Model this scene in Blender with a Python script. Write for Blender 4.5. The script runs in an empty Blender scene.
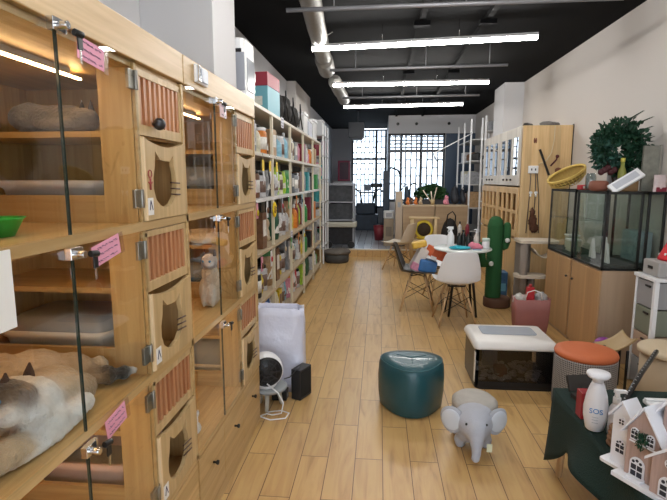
import bpy, bmesh, math, random
from math import sin, cos, pi, radians as R, sqrt
from mathutils import Vector, Matrix, noise
random.seed(7)
scn = bpy.context.scene
col = scn.collection

# ------------------------------------------------------------------ materials
MATS = {}
def _new(name):
    m = bpy.data.materials.new(name); m.use_nodes = True
    nt = m.node_tree; b = nt.nodes['Principled BSDF']
    return m, nt, b
def mat(name, c, rough=.5, metal=0, emit=0, trans=0, ior=1.45, bump=0, bscale=40, var=0, vscale=6, coat=0, alpha=1, spec=.5, ecol=None):
    if name in MATS: return MATS[name]
    m, nt, b = _new(name)
    c = tuple(c) + (1,)
    b.inputs['Base Color'].default_value = c
    b.inputs['Roughness'].default_value = rough
    b.inputs['Metallic'].default_value = metal
    b.inputs['IOR'].default_value = ior
    b.inputs['Specular IOR Level'].default_value = spec
    b.inputs['Coat Weight'].default_value = coat
    b.inputs['Transmission Weight'].default_value = trans
    b.inputs['Alpha'].default_value = alpha
    if emit:
        b.inputs['Emission Color'].default_value = tuple(ecol or c[:3]) + (1,)
        b.inputs['Emission Strength'].default_value = emit
    if var or bump:
        tc = nt.nodes.new('ShaderNodeTexCoord')
        if var:
            n = nt.nodes.new('ShaderNodeTexNoise'); n.inputs['Scale'].default_value = vscale; n.inputs['Detail'].default_value = 5
            nt.links.new(tc.outputs['Object'], n.inputs['Vector'])
            mx = nt.nodes.new('ShaderNodeMix'); mx.data_type = 'RGBA'
            mx.inputs[6].default_value = tuple(max(0, v*(1-var)) for v in c[:3]) + (1,)
            mx.inputs[7].default_value = tuple(min(1, v*(1+var)) for v in c[:3]) + (1,)
            nt.links.new(n.outputs['Fac'], mx.inputs[0]); nt.links.new(mx.outputs[2], b.inputs['Base Color'])
        if bump:
            n2 = nt.nodes.new('ShaderNodeTexNoise'); n2.inputs['Scale'].default_value = bscale; n2.inputs['Detail'].default_value = 4
            nt.links.new(tc.outputs['Object'], n2.inputs['Vector'])
            bp = nt.nodes.new('ShaderNodeBump'); bp.inputs['Strength'].default_value = bump; bp.inputs['Distance'].default_value = .01
            nt.links.new(n2.outputs['Fac'], bp.inputs['Height']); nt.links.new(bp.outputs['Normal'], b.inputs['Normal'])
    MATS[name] = m
    return m
def wood(name, c1, c2, axis='z', rough=.42, scale=1.0, coat=.15):
    """pine: grain stretched along one axis"""
    if name in MATS: return MATS[name]
    m, nt, b = _new(name); N = nt.nodes; L = nt.links
    tc = N.new('ShaderNodeTexCoord'); mp = N.new('ShaderNodeMapping')
    s = {'x': (1.2, 22, 22), 'y': (22, 1.2, 22), 'z': (22, 22, 1.2)}[axis]
    mp.inputs['Scale'].default_value = tuple(v*scale for v in s)
    L.new(tc.outputs['Object'], mp.inputs['Vector'])
    n = N.new('ShaderNodeTexNoise'); n.inputs['Scale'].default_value = 1.6; n.inputs['Detail'].default_value = 8; n.inputs['Distortion'].default_value = .8
    L.new(mp.outputs[0], n.inputs['Vector'])
    mp2 = N.new('ShaderNodeMapping'); mp2.inputs['Scale'].default_value = tuple((6 if v > 2 else .15)*scale for v in s)
    L.new(tc.outputs['Object'], mp2.inputs['Vector'])
    vo = N.new('ShaderNodeTexVoronoi'); vo.inputs['Scale'].default_value = 1.4
    L.new(mp2.outputs[0], vo.inputs['Vector'])
    cr = N.new('ShaderNodeValToRGB'); cr.color_ramp.elements[0].position = .34; cr.color_ramp.elements[1].position = .62
    cr.color_ramp.elements[0].color = tuple(c2)+(1,); cr.color_ramp.elements[1].color = tuple(c1)+(1,)
    L.new(n.outputs['Fac'], cr.inputs['Fac'])
    hs = N.new('ShaderNodeHueSaturation')
    mr = N.new('ShaderNodeMapRange'); mr.inputs['To Min'].default_value = .88; mr.inputs['To Max'].default_value = 1.10
    sx = N.new('ShaderNodeSeparateColor'); L.new(vo.outputs['Color'], sx.inputs[0]); L.new(sx.outputs[0], mr.inputs['Value'])
    L.new(mr.outputs[0], hs.inputs['Value']); L.new(cr.outputs[0], hs.inputs['Color']); L.new(hs.outputs[0], b.inputs['Base Color'])
    b.inputs['Roughness'].default_value = rough; b.inputs['Coat Weight'].default_value = coat; b.inputs['Coat Roughness'].default_value = .3
    MATS[name] = m; return m
def coatmat(name, attr='coat', rough=.9, bump=.6, bscale=90):
    if name in MATS: return MATS[name]
    m, nt, b = _new(name); N = nt.nodes; L = nt.links
    a = N.new('ShaderNodeAttribute'); a.attribute_name = attr; L.new(a.outputs['Color'], b.inputs['Base Color'])
    tc = N.new('ShaderNodeTexCoord'); n = N.new('ShaderNodeTexNoise'); n.inputs['Scale'].default_value = bscale; n.inputs['Detail'].default_value = 5
    L.new(tc.outputs['Object'], n.inputs['Vector']); bp = N.new('ShaderNodeBump'); bp.inputs['Strength'].default_value = bump; bp.inputs['Distance'].default_value = .012
    L.new(n.outputs['Fac'], bp.inputs['Height']); L.new(bp.outputs['Normal'], b.inputs['Normal'])
    b.inputs['Roughness'].default_value = rough; b.inputs['Sheen Weight'].default_value = .3
    MATS[name] = m; return m
def glassmat(name, tint=(1, 1, 1), rough=.0, refl=.08, blend=None):
    """thin pane: clear with a fresnel mirror"""
    if name in MATS: return MATS[name]
    m = bpy.data.materials.new(name); m.use_nodes = True; nt = m.node_tree; N = nt.nodes; L = nt.links
    for n in list(N): N.remove(n)
    o = N.new('ShaderNodeOutputMaterial'); t = N.new('ShaderNodeBsdfTransparent'); g = N.new('ShaderNodeBsdfGlossy'); mx = N.new('ShaderNodeMixShader')
    t.inputs[0].default_value = tuple(tint)+(1,); g.inputs['Roughness'].default_value = rough
    f = N.new('ShaderNodeFresnel'); f.inputs[0].default_value = 1.5; ge = N.new('ShaderNodeNewGeometry'); iv = N.new('ShaderNodeMath'); iv.operation = 'SUBTRACT'; iv.inputs[0].default_value = 1; L.new(ge.outputs['Backfacing'], iv.inputs[1]); m3 = N.new('ShaderNodeMath'); m3.operation = 'MULTIPLY'
    mm = N.new('ShaderNodeMath'); mm.operation = 'MULTIPLY'; mm.inputs[1].default_value = refl/.04*1.0; mm.use_clamp = True
    L.new(f.outputs[0], mm.inputs[0]); L.new(mm.outputs[0], m3.inputs[0]); L.new(iv.outputs[0], m3.inputs[1]); L.new(m3.outputs[0], mx.inputs[0]); L.new(t.outputs[0], mx.inputs[1]); L.new(g.outputs[0], mx.inputs[2]); L.new(mx.outputs[0], o.inputs[0])
    MATS[name] = m; return m

PINE = wood('pine_vertical', (.56, .375, .165), (.44, .275, .105), 'z')
PINEY = wood('pine_along', (.57, .385, .175), (.45, .285, .11), 'y')
PINEX = wood('pine_across', (.56, .37, .16), (.44, .27, .10), 'x')
PALE = wood('pale_pine_door', (.57, .405, .205), (.47, .32, .145), 'z')
SLAT = wood('red_pine_slat', (.50, .24, .115), (.38, .15, .065), 'z')
EDGE = mat('fresh_cut_edge', (.80, .62, .38), .5)
MDF = wood('beech_laminate', (.50, .30, .14), (.46, .27, .125), 'z', .4, .6)
MDF2 = wood('ash_laminate', (.46, .33, .22), (.42, .30, .20), 'z', .45, .6)
OAKTOP = wood('villa_board', (.70, .49, .25), (.60, .39, .18), 'z')
LEG = wood('beech_leg', (.60, .40, .22), (.50, .31, .15), 'z')
WHITE = mat('white_plastic', (.80, .81, .83), .35)
SHELL = mat('white_shell', (.82, .83, .86), .3)
CREAM = mat('cream_paint', (.72, .68, .60), .5)
BLACK = mat('black_plastic', (.012, .012, .013), .35)
BLACKM = mat('black_metal', (.015, .015, .016), .4, .3)
GREYP = mat('grey_plastic', (.35, .37, .39), .4)
CHROME = mat('chrome', (.75, .76, .78), .15, 1)
GREYM = mat('grey_metal', (.28, .26, .23), .35, .9)
POSTM = mat('ivory_steel', (.66, .60, .46), .45)
PINK = mat('pink_paper', (.78, .36, .50), .7)
INK = mat('dark_ink', (.05, .04, .10), .7)
GLASS = glassmat('door_glass', (.965, .98, .965), 0, .052)
TANKG = glassmat('tank_glass', (.93, .955, .94), 0, .05)
WARMLED = mat('warm_led', (1, .8, .55), .5, emit=17, ecol=(1, .60, .26))
COOLLED = mat('tube_light', (1, 1, 1), .5, emit=34, ecol=(1, .97, .92))

# ------------------------------------------------------------------ mesh builder
class MB:
    def __init__(s): s.v = []; s.f = []; s.m = []; s.sm = []
    def add(s, vs, fs, mi=0, smooth=False):
        k = len(s.v); s.v += [tuple(v) for v in vs]
        for f in fs: s.f.append(tuple(i+k for i in f)); s.m.append(mi); s.sm.append(smooth)
        return s
    def box(s, x0, x1, y0, y1, z0, z1, mi=0, M=None):
        x0, x1 = min(x0, x1), max(x0, x1); y0, y1 = min(y0, y1), max(y0, y1); z0, z1 = min(z0, z1), max(z0, z1)
        vs = [Vector(p) for p in ((x0,y0,z0),(x1,y0,z0),(x1,y1,z0),(x0,y1,z0),(x0,y0,z1),(x1,y0,z1),(x1,y1,z1),(x0,y1,z1))]
        if M: vs = [M @ v for v in vs]
        return s.add(vs, [(0,3,2,1),(4,5,6,7),(0,1,5,4),(1,2,6,5),(2,3,7,6),(3,0,4,7)], mi)
    def cyl(s, p0, p1, r0, r1=None, n=14, mi=0, caps=True, smooth=True):
        r1 = r0 if r1 is None else r1; p0 = Vector(p0); p1 = Vector(p1); d = (p1-p0).normalized()
        a = d.orthogonal().normalized(); b = d.cross(a); vs = []
        for p, r in ((p0, r0), (p1, r1)):
            for i in range(n): t = 2*pi*i/n; vs.append(p + a*cos(t)*r + b*sin(t)*r)
        k = len(s.v)
        s.add(vs, [(i, (i+1) % n, n+(i+1) % n, n+i) for i in range(n)], mi, smooth)
        if caps:
            s.f.append(tuple(k+i for i in range(n))[::-1]); s.m.append(mi); s.sm.append(False)
            s.f.append(tuple(k+n+i for i in range(n))); s.m.append(mi); s.sm.append(False)
        return s
    def tube(s, pts, r, n=8, mi=0, closed=False):
        P = [Vector(p) for p in pts]; m = len(P); rings = []; a = None
        for i, p in enumerate(P):
            if closed: d = P[(i+1) % m]-P[i-1]
            else: d = P[min(i+1, m-1)]-P[max(i-1, 0)]
            d.normalize()
            a = d.orthogonal().normalized() if a is None else (a-d*a.dot(d)).normalized()
            b = d.cross(a); rr = r[i] if isinstance(r, (list, tuple)) else r
            rings.append([p+a*cos(2*pi*j/n)*rr+b*sin(2*pi*j/n)*rr for j in range(n)])
        vs = [v for g in rings for v in g]; fs = []
        for i in range(m if closed else m-1):
            k = (i+1) % m
            for j in range(n): fs.append((i*n+j, i*n+(j+1) % n, k*n+(j+1) % n, k*n+j))
        if not closed: fs += [tuple(range(n))[::-1], tuple((m-1)*n+j for j in range(n))]
        return s.add(vs, fs, mi, True)
    def lathe(s, prof, c=(0,0,0), n=24, mi=0, sx=1, sy=1, smooth=True):
        c = Vector(c); vs = []; fs = []; m = len(prof)
        for r, z in prof:
            for j in range(n): t = 2*pi*j/n; vs.append(c+Vector((r*cos(t)*sx, r*sin(t)*sy, z)))
        for i in range(m-1):
            for j in range(n): fs.append((i*n+j, i*n+(j+1) % n, (i+1)*n+(j+1) % n, (i+1)*n+j))
        if prof[0][0] > 1e-5: fs.append(tuple(range(n))[::-1])
        if prof[-1][0] > 1e-5: fs.append(tuple((m-1)*n+j for j in range(n)))
        return s.add(vs, fs, mi, smooth)
    def ball(s, c, r, n=14, mi=0, M=None):
        rx, ry, rz = r if isinstance(r, (tuple, list)) else (r, r, r); c = Vector(c); m = n//2+1; vs = []; fs = []
        for i in range(m+1):
            p = pi*i/m
            for j in range(n):
                t = 2*pi*j/n; v = Vector((rx*sin(p)*cos(t), ry*sin(p)*sin(t), rz*cos(p)))
                if M: v = M @ v
                vs.append(c+v)
        for i in range(m):
            for j in range(n): fs.append((i*n+j, (i+1)*n+j, (i+1)*n+(j+1) % n, i*n+(j+1) % n))
        return s.add(vs, fs, mi, True)
    def prism(s, poly, t0, t1, axis='z', mi=0, smooth=False):
        """2-D outline extruded: axis z -> (x,y), axis y -> (x,z), axis x -> (y,z)"""
        def P(a, b, t): return {'z': (a, b, t), 'y': (a, t, b), 'x': (t, a, b)}[axis]
        n = len(poly); vs = [P(a, b, t0) for a, b in poly]+[P(a, b, t1) for a, b in poly]
        fs = [tuple(range(n))[::-1], tuple(range(n, 2*n))]
        k = len(s.v); s.add(vs, fs, mi)
        for i in range(n): s.f.append((k+i, k+(i+1) % n, k+n+(i+1) % n, k+n+i)); s.m.append(mi); s.sm.append(smooth)
        return s
    def quad(s, a, b, c, d, mi=0): return s.add([a, b, c, d], [(0,1,2,3)], mi)
    def xf(s, M):
        s.v = [tuple(M @ Vector(v)) for v in s.v]; return s
    def build(s, name, mats, parent=None, bevel=0, world=True, seg=2):
        me = bpy.data.meshes.new(name); vs = s.v
        if parent is not None and world:
            off = parent_loc(parent); vs = [(v[0]-off[0], v[1]-off[1], v[2]-off[2]) for v in vs]
        me.from_pydata(vs, [], s.f); 
        if not isinstance(mats, (list, tuple)): mats = [mats]
        for m in mats: me.materials.append(m)
        me.polygons.foreach_set('material_index', s.m); me.polygons.foreach_set('use_smooth', s.sm)
        bm = bmesh.new(); bm.from_mesh(me); bmesh.ops.recalc_face_normals(bm, faces=bm.faces); bm.to_mesh(me); bm.free()
        me.update()
        o = bpy.data.objects.new(name, me); col.objects.link(o)
        if parent is not None: o.parent = parent
        if bevel:
            b = o.modifiers.new('bevel', 'BEVEL'); b.width = bevel; b.segments = seg; b.limit_method = 'ANGLE'; b.angle_limit = R(40)
        return o
def parent_loc(o):
    v = Vector((0, 0, 0))
    while o is not None: v = v+o.location; o = o.parent
    return v
def tag(o, label, cat, group=None, kind=None):
    o['label'] = label; o['category'] = cat
    if group: o['group'] = group
    if kind: o['kind'] = kind
    return o
def T(name, label, cat, loc=(0,0,0), rz=0, group=None):
    o = bpy.data.objects.new(name, None); col.objects.link(o); o.empty_display_size = .05
    o.location = loc; o.rotation_euler = (0, 0, rz); return tag(o, label, cat, group)
def solo(name, mb, mats, label, cat, group=None, loc=None, rz=0, bevel=0, kind=None):
    """single mesh thing. verts local if loc given, else world (recentred on its base)"""
    if loc is None:
        xs = [v[0] for v in mb.v]; ys = [v[1] for v in mb.v]; zs = [v[2] for v in mb.v]
        loc = ((min(xs)+max(xs))/2, (min(ys)+max(ys))/2, min(zs)); mb.v = [(v[0]-loc[0], v[1]-loc[1], v[2]-loc[2]) for v in mb.v]
    o = mb.build(name, mats, None, bevel); o.location = loc; o.rotation_euler = (0, 0, rz)
    return tag(o, label, cat, group, kind)
def base(mb_or_b): return mb_or_b
def struct(name, mb, mats, bevel=0):
    o = mb.build(name, mats, None, bevel); o['kind'] = 'structure'; return o
def copy_tree(o, parent=None):
    c = o.copy(); col.objects.link(c)
    if parent is not None: c.parent = parent
    for ch in list(o.children): copy_tree(ch, c)
    return c
def blob(name, balls, voxel, mats, parent=None, world=True, smooth=6, colors=None, shag=0, sharp=40.):
    """one continuous surface from overlapping ellipsoids. balls: (centre, radii, rot(Euler) or None, colour)"""
    mb = MB()
    for b in balls:
        M = b[2].to_matrix() if (len(b) > 2 and b[2] is not None) else None
        mb.ball(b[0], b[1], 16, M=M)
    off = parent_loc(parent) if (parent is not None and world) else Vector((0, 0, 0))
    o = mb.build(name, mats, None)
    md = o.modifiers.new('r', 'REMESH'); md.mode = 'VOXEL'; md.voxel_size = voxel; md.use_smooth_shade = True
    sm = o.modifiers.new('s', 'SMOOTH'); sm.iterations = smooth; sm.factor = .6
    bpy.context.view_layer.update()
    me = bpy.data.meshes.new_from_object(o.evaluated_get(bpy.context.evaluated_depsgraph_get()))
    o.modifiers.clear(); old = o.data; o.data = me; bpy.data.meshes.remove(old); me.name = name
    if not me.materials:
        me.materials.append(mats if not isinstance(mats, (list, tuple)) else mats[0])
    me.update()
    if any(len(b) > 3 for b in balls):
        at = me.color_attributes.new('coat', 'FLOAT_COLOR', 'POINT')
        for i, v in enumerate(me.vertices):
            acc = Vector((0, 0, 0)); w = 0
            for b in balls:
                rr = b[1] if isinstance(b[1], (tuple, list)) else (b[1],)*3
                d = v.co-Vector(b[0])
                if b[2] is not None: d = b[2].to_matrix().inverted() @ d
                q = sqrt((d.x/rr[0])**2+(d.y/rr[1])**2+(d.z/rr[2])**2)
                k = math.exp(-abs(q-1)*(sum(rr)/3)*sharp*4); acc += Vector(b[3])*k; w += k
            acc /= max(w, 1e-9)
            nz = 1+.14*noise.noise(v.co*60)
            at.data[i].color = (acc.x*nz, acc.y*nz, acc.z*nz, 1)
    if shag:
        ns = [v.normal.copy() for v in me.vertices]
        for v, n in zip(me.vertices, ns): v.co += n*shag*(noise.noise(v.co*45)+.6*noise.noise(v.co*110))
    me.transform(Matrix.Translation(-off))
    for p in me.polygons: p.use_smooth = True
    if parent is not None: o.parent = parent
    return o
def cloth(name, fn, nu, nv, mats, parent=None, thick=.003, world=True):
    mb = MB(); vs = [fn(i/nu, j/nv) for i in range(nu+1) for j in range(nv+1)]; w = nv+1
    mb.add(vs, [(i*w+j, (i+1)*w+j, (i+1)*w+j+1, i*w+j+1) for i in range(nu) for j in range(nv)], 0, True)
    o = mb.build(name, mats, parent, world=world)
    if thick: s = o.modifiers.new('t', 'SOLIDIFY'); s.thickness = thick
    return o
def rr(w, d, r, n=4, cx=0, cy=0):
    """rounded rectangle outline"""
    P = []
    for qx, qy, a0 in ((1,1,0),(-1,1,90),(-1,-1,180),(1,-1,270)):
        for i in range(n+1):
            a = R(a0+90*i/n); P.append((cx+qx*(w/2-r)+r*cos(a), cy+qy*(d/2-r)+r*sin(a)))
    return P

# ------------------------------------------------------------------ the room
XL, XR, YB, YF, ZC = -1.45, 2.24, -2.6, 15.0, 3.0
def floor_mat():
    m, nt, b = _new('oak_planks'); N = nt.nodes; L = nt.links
    tc = N.new('ShaderNodeTexCoord'); sp = N.new('ShaderNodeSeparateXYZ'); L.new(tc.outputs['Object'], sp.inputs[0])
    cb = N.new('ShaderNodeCombineXYZ')
    ax = N.new('ShaderNodeMath'); ax.operation = 'ADD'; ax.inputs[1].default_value = -2.44+7.1; L.new(sp.outputs['Y'], ax.inputs[0])
    ay = N.new('ShaderNodeMath'); ay.operation = 'ADD'; ay.inputs[1].default_value = -.037+2.95; L.new(sp.outputs['X'], ay.inputs[0])
    L.new(ax.outputs[0], cb.inputs[0]); L.new(ay.outputs[0], cb.inputs[1])
    br = N.new('ShaderNodeTexBrick'); br.inputs['Scale'].default_value = 1; br.inputs['Brick Width'].default_value = .71; br.inputs['Row Height'].default_value = .1475
    br.inputs['Mortar Size'].default_value = .0022; br.inputs['Mortar Smooth'].default_value = .3; br.offset = .5
    br.inputs['Color1'].default_value = (0, 0, 0, 1); br.inputs['Color2'].default_value = (1, 1, 1, 1)
    L.new(cb.outputs[0], br.inputs['Vector'])
    # grain, shifted on every plank
    mp = N.new('ShaderNodeMapping'); mp.inputs['Scale'].default_value = (16, 1.6, 16); L.new(tc.outputs['Object'], mp.inputs['Vector'])
    ad = N.new('ShaderNodeVectorMath'); ad.operation = 'ADD'; L.new(mp.outputs[0], ad.inputs[0])
    sc = N.new('ShaderNodeVectorMath'); sc.operation = 'SCALE'; sc.inputs['Scale'].default_value = 37; L.new(br.outputs['Color'], sc.inputs[0]); L.new(sc.outputs[0], ad.inputs[1])
    n = N.new('ShaderNodeTexNoise'); n.inputs['Scale'].default_value = 1.3; n.inputs['Detail'].default_value = 9; n.inputs['Distortion'].default_value = 1.2; L.new(ad.outputs[0], n.inputs['Vector'])
    cr = N.new('ShaderNodeValToRGB'); e = cr.color_ramp.elements
    e[0].position = .28; e[0].color = (.41, .245, .090, 1); e[1].position = .58; e[1].color = (.58, .375, .150, 1)
    k = e.new(.40); k.color = (.52, .315, .125, 1)
    L.new(n.outputs['Fac'], cr.inputs['Fac'])
    # light patches (cathedral grain)
    n2 = N.new('ShaderNodeTexNoise'); n2.inputs['Scale'].default_value = .35; n2.inputs['Detail'].default_value = 3; L.new(ad.outputs[0], n2.inputs['Vector'])
    hs = N.new('ShaderNodeHueSaturation'); mr = N.new('ShaderNodeMapRange'); mr.inputs['To Min'].default_value = .86; mr.inputs['To Max'].default_value = 1.10
    mm = N.new('ShaderNodeMix'); mm.data_type = 'FLOAT'; mm.inputs[0].default_value = .5
    L.new(br.outputs['Color'], mm.inputs[2]); L.new(n2.outputs['Fac'], mm.inputs[3])
    L.new(mm.outputs[0], mr.inputs['Value']); L.new(mr.outputs[0], hs.inputs['Value']); L.new(cr.outputs[0], hs.inputs['Color'])
    mx = N.new('ShaderNodeMix'); mx.data_type = 'RGBA'; L.new(br.outputs['Fac'], mx.inputs[0]); L.new(hs.outputs[0], mx.inputs[6]); mx.inputs[7].default_value = (.10, .05, .02, 1)
    L.new(mx.outputs[2], b.inputs['Base Color']); b.inputs['Roughness'].default_value = .34
    bp = N.new('ShaderNodeBump'); bp.inputs['Strength'].default_value = .12; bp.inputs['Distance'].default_value = .002; bp.invert = True
    L.new(br.outputs['Fac'], bp.inputs['Height']); L.new(bp.outputs[0], b.inputs['Normal'])
    return m
FLOOR = floor_mat()
def tile_mat():
    m, nt, b = _new('grey_plank_tile'); N = nt.nodes; L = nt.links
    tc = N.new('ShaderNodeTexCoord'); mp = N.new('ShaderNodeMapping'); mp.inputs['Rotation'].default_value = (0, 0, R(90)); L.new(tc.outputs['Object'], mp.inputs[0])
    br = N.new('ShaderNodeTexBrick'); br.inputs['Scale'].default_value = 1; br.inputs['Brick Width'].default_value = 1.2; br.inputs['Row Height'].default_value = .15; br.inputs['Mortar Size'].default_value = .004
    br.inputs['Color1'].default_value = (.34, .36, .40, 1); br.inputs['Color2'].default_value = (.42, .43, .46, 1); br.inputs['Mortar'].default_value = (.16, .17, .2, 1)
    L.new(mp.outputs[0], br.inputs['Vector']); L.new(br.outputs['Color'], b.inputs['Base Color']); b.inputs['Roughness'].default_value = .25
    return m
WALLM = mat('cream_wall', (.66, .62, .59), .85, bump=.05, bscale=60)
WALLL = mat('white_wall', (.66, .66, .68), .85)
BLK = mat('black_ceiling_paint', (.0022, .0024, .003), .9, var=.3, vscale=2, spec=.15)
GREYW = mat('grey_wall', (.42, .42, .44), .8)
NAVY = mat('navy_panel', (.045, .075, .125), .4)
struct('floor', MB().box(XL, XR, YB, 9.36, -.1, 0), FLOOR)
struct('floor_platform', MB().box(XL, XR, 9.36, YF, -.1, .14), [tile_mat()])
mb = MB().box(XL, XR, 9.335, 9.36, 0, .132, 0).box(XL, XR, 9.325, 9.39, .132, .152, 1)
struct('trim_1', mb, [FLOOR, mat('pale_step_edge', (.62, .55, .42), .4)])
struct('ceiling', MB().box(XL, XR, YB, YF, ZC, ZC+.1), BLK)
struct('wall_left', MB().box(XL-.12, XL, YB, YF, 0, ZC), WALLL)
struct('wall_right', MB().box(XR, XR+.12, YB, YF, 0, ZC), WALLM)
mb = MB().box(XL, -1.0, 2.97, 3.43, 0, ZC); struct('wall_left_column', mb, WALLL, .004)
mb = MB().box(XL, -1.31, 7.7, 9.3, 0, ZC); struct('wall_left_pier', mb, WALLM, .004)
mb = MB().box(1.94, XR, 8.12, 8.8, 0, ZC); struct('wall_right_column', mb, WALLL, .004)
# shop front behind the camera: posts and glass-less opening for the daylight
mb = MB().box(XL, XR, YB-.1, YB, 2.75, ZC).box(XL, XL+.25, YB-.1, YB, 0, 2.75).box(XR-.25, XR, YB-.1, YB, 0, 2.75).box(.3, .4, YB-.1, YB, 0, 2.75)
struct('wall_front', mb, GREYW)
# far wall with the barred window
mb = MB().box(XL, -.85, YF, YF+.1, .14, ZC).box(-.85, .2, YF, YF+.1, .14, .62).box(2.0, XR, YF, YF+.1, .14, ZC)
struct('wall_back', mb, GREYW)
FRAME = mat('window_frame', (.02, .022, .03), .5)
BAR = mat('window_bar', (.10, .11, .13), .5, .3)
def bars(mb, x0, x1, z0, z1, y, dx, dz, r=.016, mi=0):
    n = max(1, round((x1-x0)/dx)); w = (x1-x0)/n; m = max(1, round((z1-z0)/dz)); h = (z1-z0)/m
    for i in range(n+1): mb.box(x0+i*w-r, x0+i*w+r, y-r, y+r, z0, z1, mi)
    for i in range(n):
        for k in range(m+1):
            z = z0+(k+(.5 if i % 2 else 0))*h
            if z < z1: mb.box(x0+i*w, x0+(i+1)*w, y-r*.7, y+r*.7, z-r, z+r, mi)
PANEG = glassmat('window_pane', (.94, .97, 1), 0, .05)
def window(name, x0, x1, z0, z1, y, mull, trans):
    mb = MB()
    mb.box(x0, x1, y, y+.06, z0, z0+.06).box(x0, x1, y, y+.06, z1-.05, z1).box(x0, x0+.04, y, y+.06, z0, z1).box(x1-.04, x1, y, y+.06, z0, z1)
    for x in mull: mb.box(x-.022, x+.022, y, y+.06, z0, z1)
    for z in trans: mb.box(x0, x1, y, y+.06, z-.03, z+.03)
    w = mb.build(name, FRAME); w['kind'] = 'structure'
    g = MB(); bars(g, x0+.04, x1-.04, z0+.05, z1-.05, y-.03, .125, .34); g.build('security_bars', BAR, w)
    MB().box(x0+.04, x1-.04, y+.025, y+.031, z0+.05, z1-.05).build('glass_pane', PANEG, w)
    return w
window('window_1', -.85, .2, .62, 2.98, YF, [-.12], [2.1])
# partition with the second window and the white header beam over it
struct('wall_partition', MB().box(.2, XR, 12.0, 12.12, 2.58, ZC).box(.2, XR, 12.0, 12.12, .14, .95).box(1.55, XR, 12.0, 12.12, .95, 2.58), [WALLL])
struct('wall_side_return', MB().box(.2, .26, 12.12, YF, .14, ZC), [NAVY])
w2 = window('window_2', .2, 1.55, .95, 2.58, 12.03, [.52, .98], [2.17])
mb = MB()
for k in range(4): mb.box(.26, 1.52, 12.0, 12.008, 2.23+.085*k, 2.262+.085*k)
mb.build('blind_slats', mat('blind_blue', (.10, .20, .34), .4), w2)
mb = MB().box(1.56, XR, 11.97, 11.995, .14, 2.57); solo('navy_wall_panel', mb, NAVY, 'dark navy panel on the far wall right of the barred windows', 'wall panel')
for k, (x, l) in enumerate([(.42, 'round black hole cover on white beam, leftmost of three'), (.86, 'round black hole cover on white beam, middle one'), (1.62, 'round black hole cover on white beam near the navy panel')]):
    mb = MB().cyl((x, 11.998, 2.80), (x, 11.97, 2.80), .035, n=16); mb.cyl((x, 11.975, 2.80), (x, 11.955, 2.80), .02, n=12)
    solo('beam_spotlight', mb, BLACK, l, 'spotlight', 'black dots on the white beam')
mb = MB().box(XL+.005, XL+.02, 3.5, 7.6, 0, .1); struct('baseboard_left', mb, WALLL)
struct('baseboard_right', MB().box(XR-.015, XR-.003, YB, 3.9, 0, .09), WALLL)

# ceiling fittings
def tube_light(a, b, label):
    c = [(a[i]+b[i])/2 for i in range(3)]; d = Vector(b)-Vector(a); ln = d.length; rz = math.atan2(d.y, d.x)
    t = T('tube_light', label, 'ceiling light', c, rz, 'white tube lights under the black ceiling')
    MB().box(-ln/2, ln/2, -.026, .026, .012, .038).build('housing', mat('lamp_housing', (.5, .5, .52), .4), t, world=False)
    mb = MB(); mb.tube([(-ln/2+.005, 0, 0), (0, 0, 0), (ln/2-.005, 0, 0)], .024, 10); mb.build('diffuser', COOLLED, t, world=False)
    for s in (-1, 1): MB().cyl((s*ln*.17, 0, .03), (s*ln*.17, 0, ZC-c[2]), .003, n=6).build('hanger', CHROME, t, world=False)
for a, b, l in [((-.697, 5.10, 2.80), (1.442, 4.88, 2.80), 'long white tube light, nearest and longest of the three in view'),
                ((-.665, 7.01, 2.80), (1.458, 7.0, 2.80), 'white tube light, middle one of the three in view'),
                ((-.664, 9.11, 2.80), (1.436, 8.955, 2.80), 'white tube light, farthest one, close to the white beam'),
                ((-.70, 2.9, 2.80), (1.45, 2.9, 2.80), 'white tube light overhead above the blue-green pouf'),
                ((-.70, .8, 2.80), (1.45, .8, 2.80), 'white tube light overhead above the viewer')]: tube_light(a, b, l)
PIPE = mat('pipe_grey', (.22, .22, .235), .4, .3)
for k, (a, b, l) in enumerate([((-.72, 3.85), (1.7, 3.82), 'grey pipe across the ceiling, nearest to the viewer'), ((-.597, 5.92), (1.415, 5.835), 'thin grey ceiling pipe between nearest and middle tube lights'), ((-.6, 7.9), (1.5, 7.82), 'thin grey ceiling pipe behind the middle tube light')]):
    mb = MB(); mb.tube([(a[0], a[1], 2.765), (b[0], b[1], 2.765)], .017, 8)
    for q in (.15, .55, .9): x = a[0]+(b[0]-a[0])*q; y = a[1]+(b[1]-a[1])*q; mb.cyl((x, y, 2.765), (x, y, ZC), .005, n=6)
    solo('sprinkler_pipe', mb, PIPE, l, 'pipe', 'sprinkler pipes')
DUCT = mat('silver_duct', (.27, .26, .24), .5, .4, bump=.6, bscale=25)
for (y0, y1, x0, x1, r, l) in [(3.0, 5.8, -.50, -.66, .082, 'silver flexible air duct at the ceiling, nearest section'), (5.9, 6.45, -.67, -.69, .10, 'wide silver duct collar beyond the nearest tube light'), (7.2, 8.8, -.66, -.64, .09, 'far silver air duct section above the racks')]:
    n = int((y1-y0)/.03); pts = [(x0+(x1-x0)*i/n, y0+(y1-y0)*i/n, 2.885+.008*sin(i*.21)) for i in range(n+1)]
    mb = MB(); mb.tube(pts, [r+(.006 if i % 2 else 0) for i in range(n+1)], 16)
    for q in (.2, .8): mb.cyl((x0+(x1-x0)*q, y0+(y1-y0)*q, 2.885+r*.5), (x0, y0+(y1-y0)*q, ZC), .006, n=6)
    solo('air_duct', mb, DUCT, l, 'duct', 'air ducts')
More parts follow.
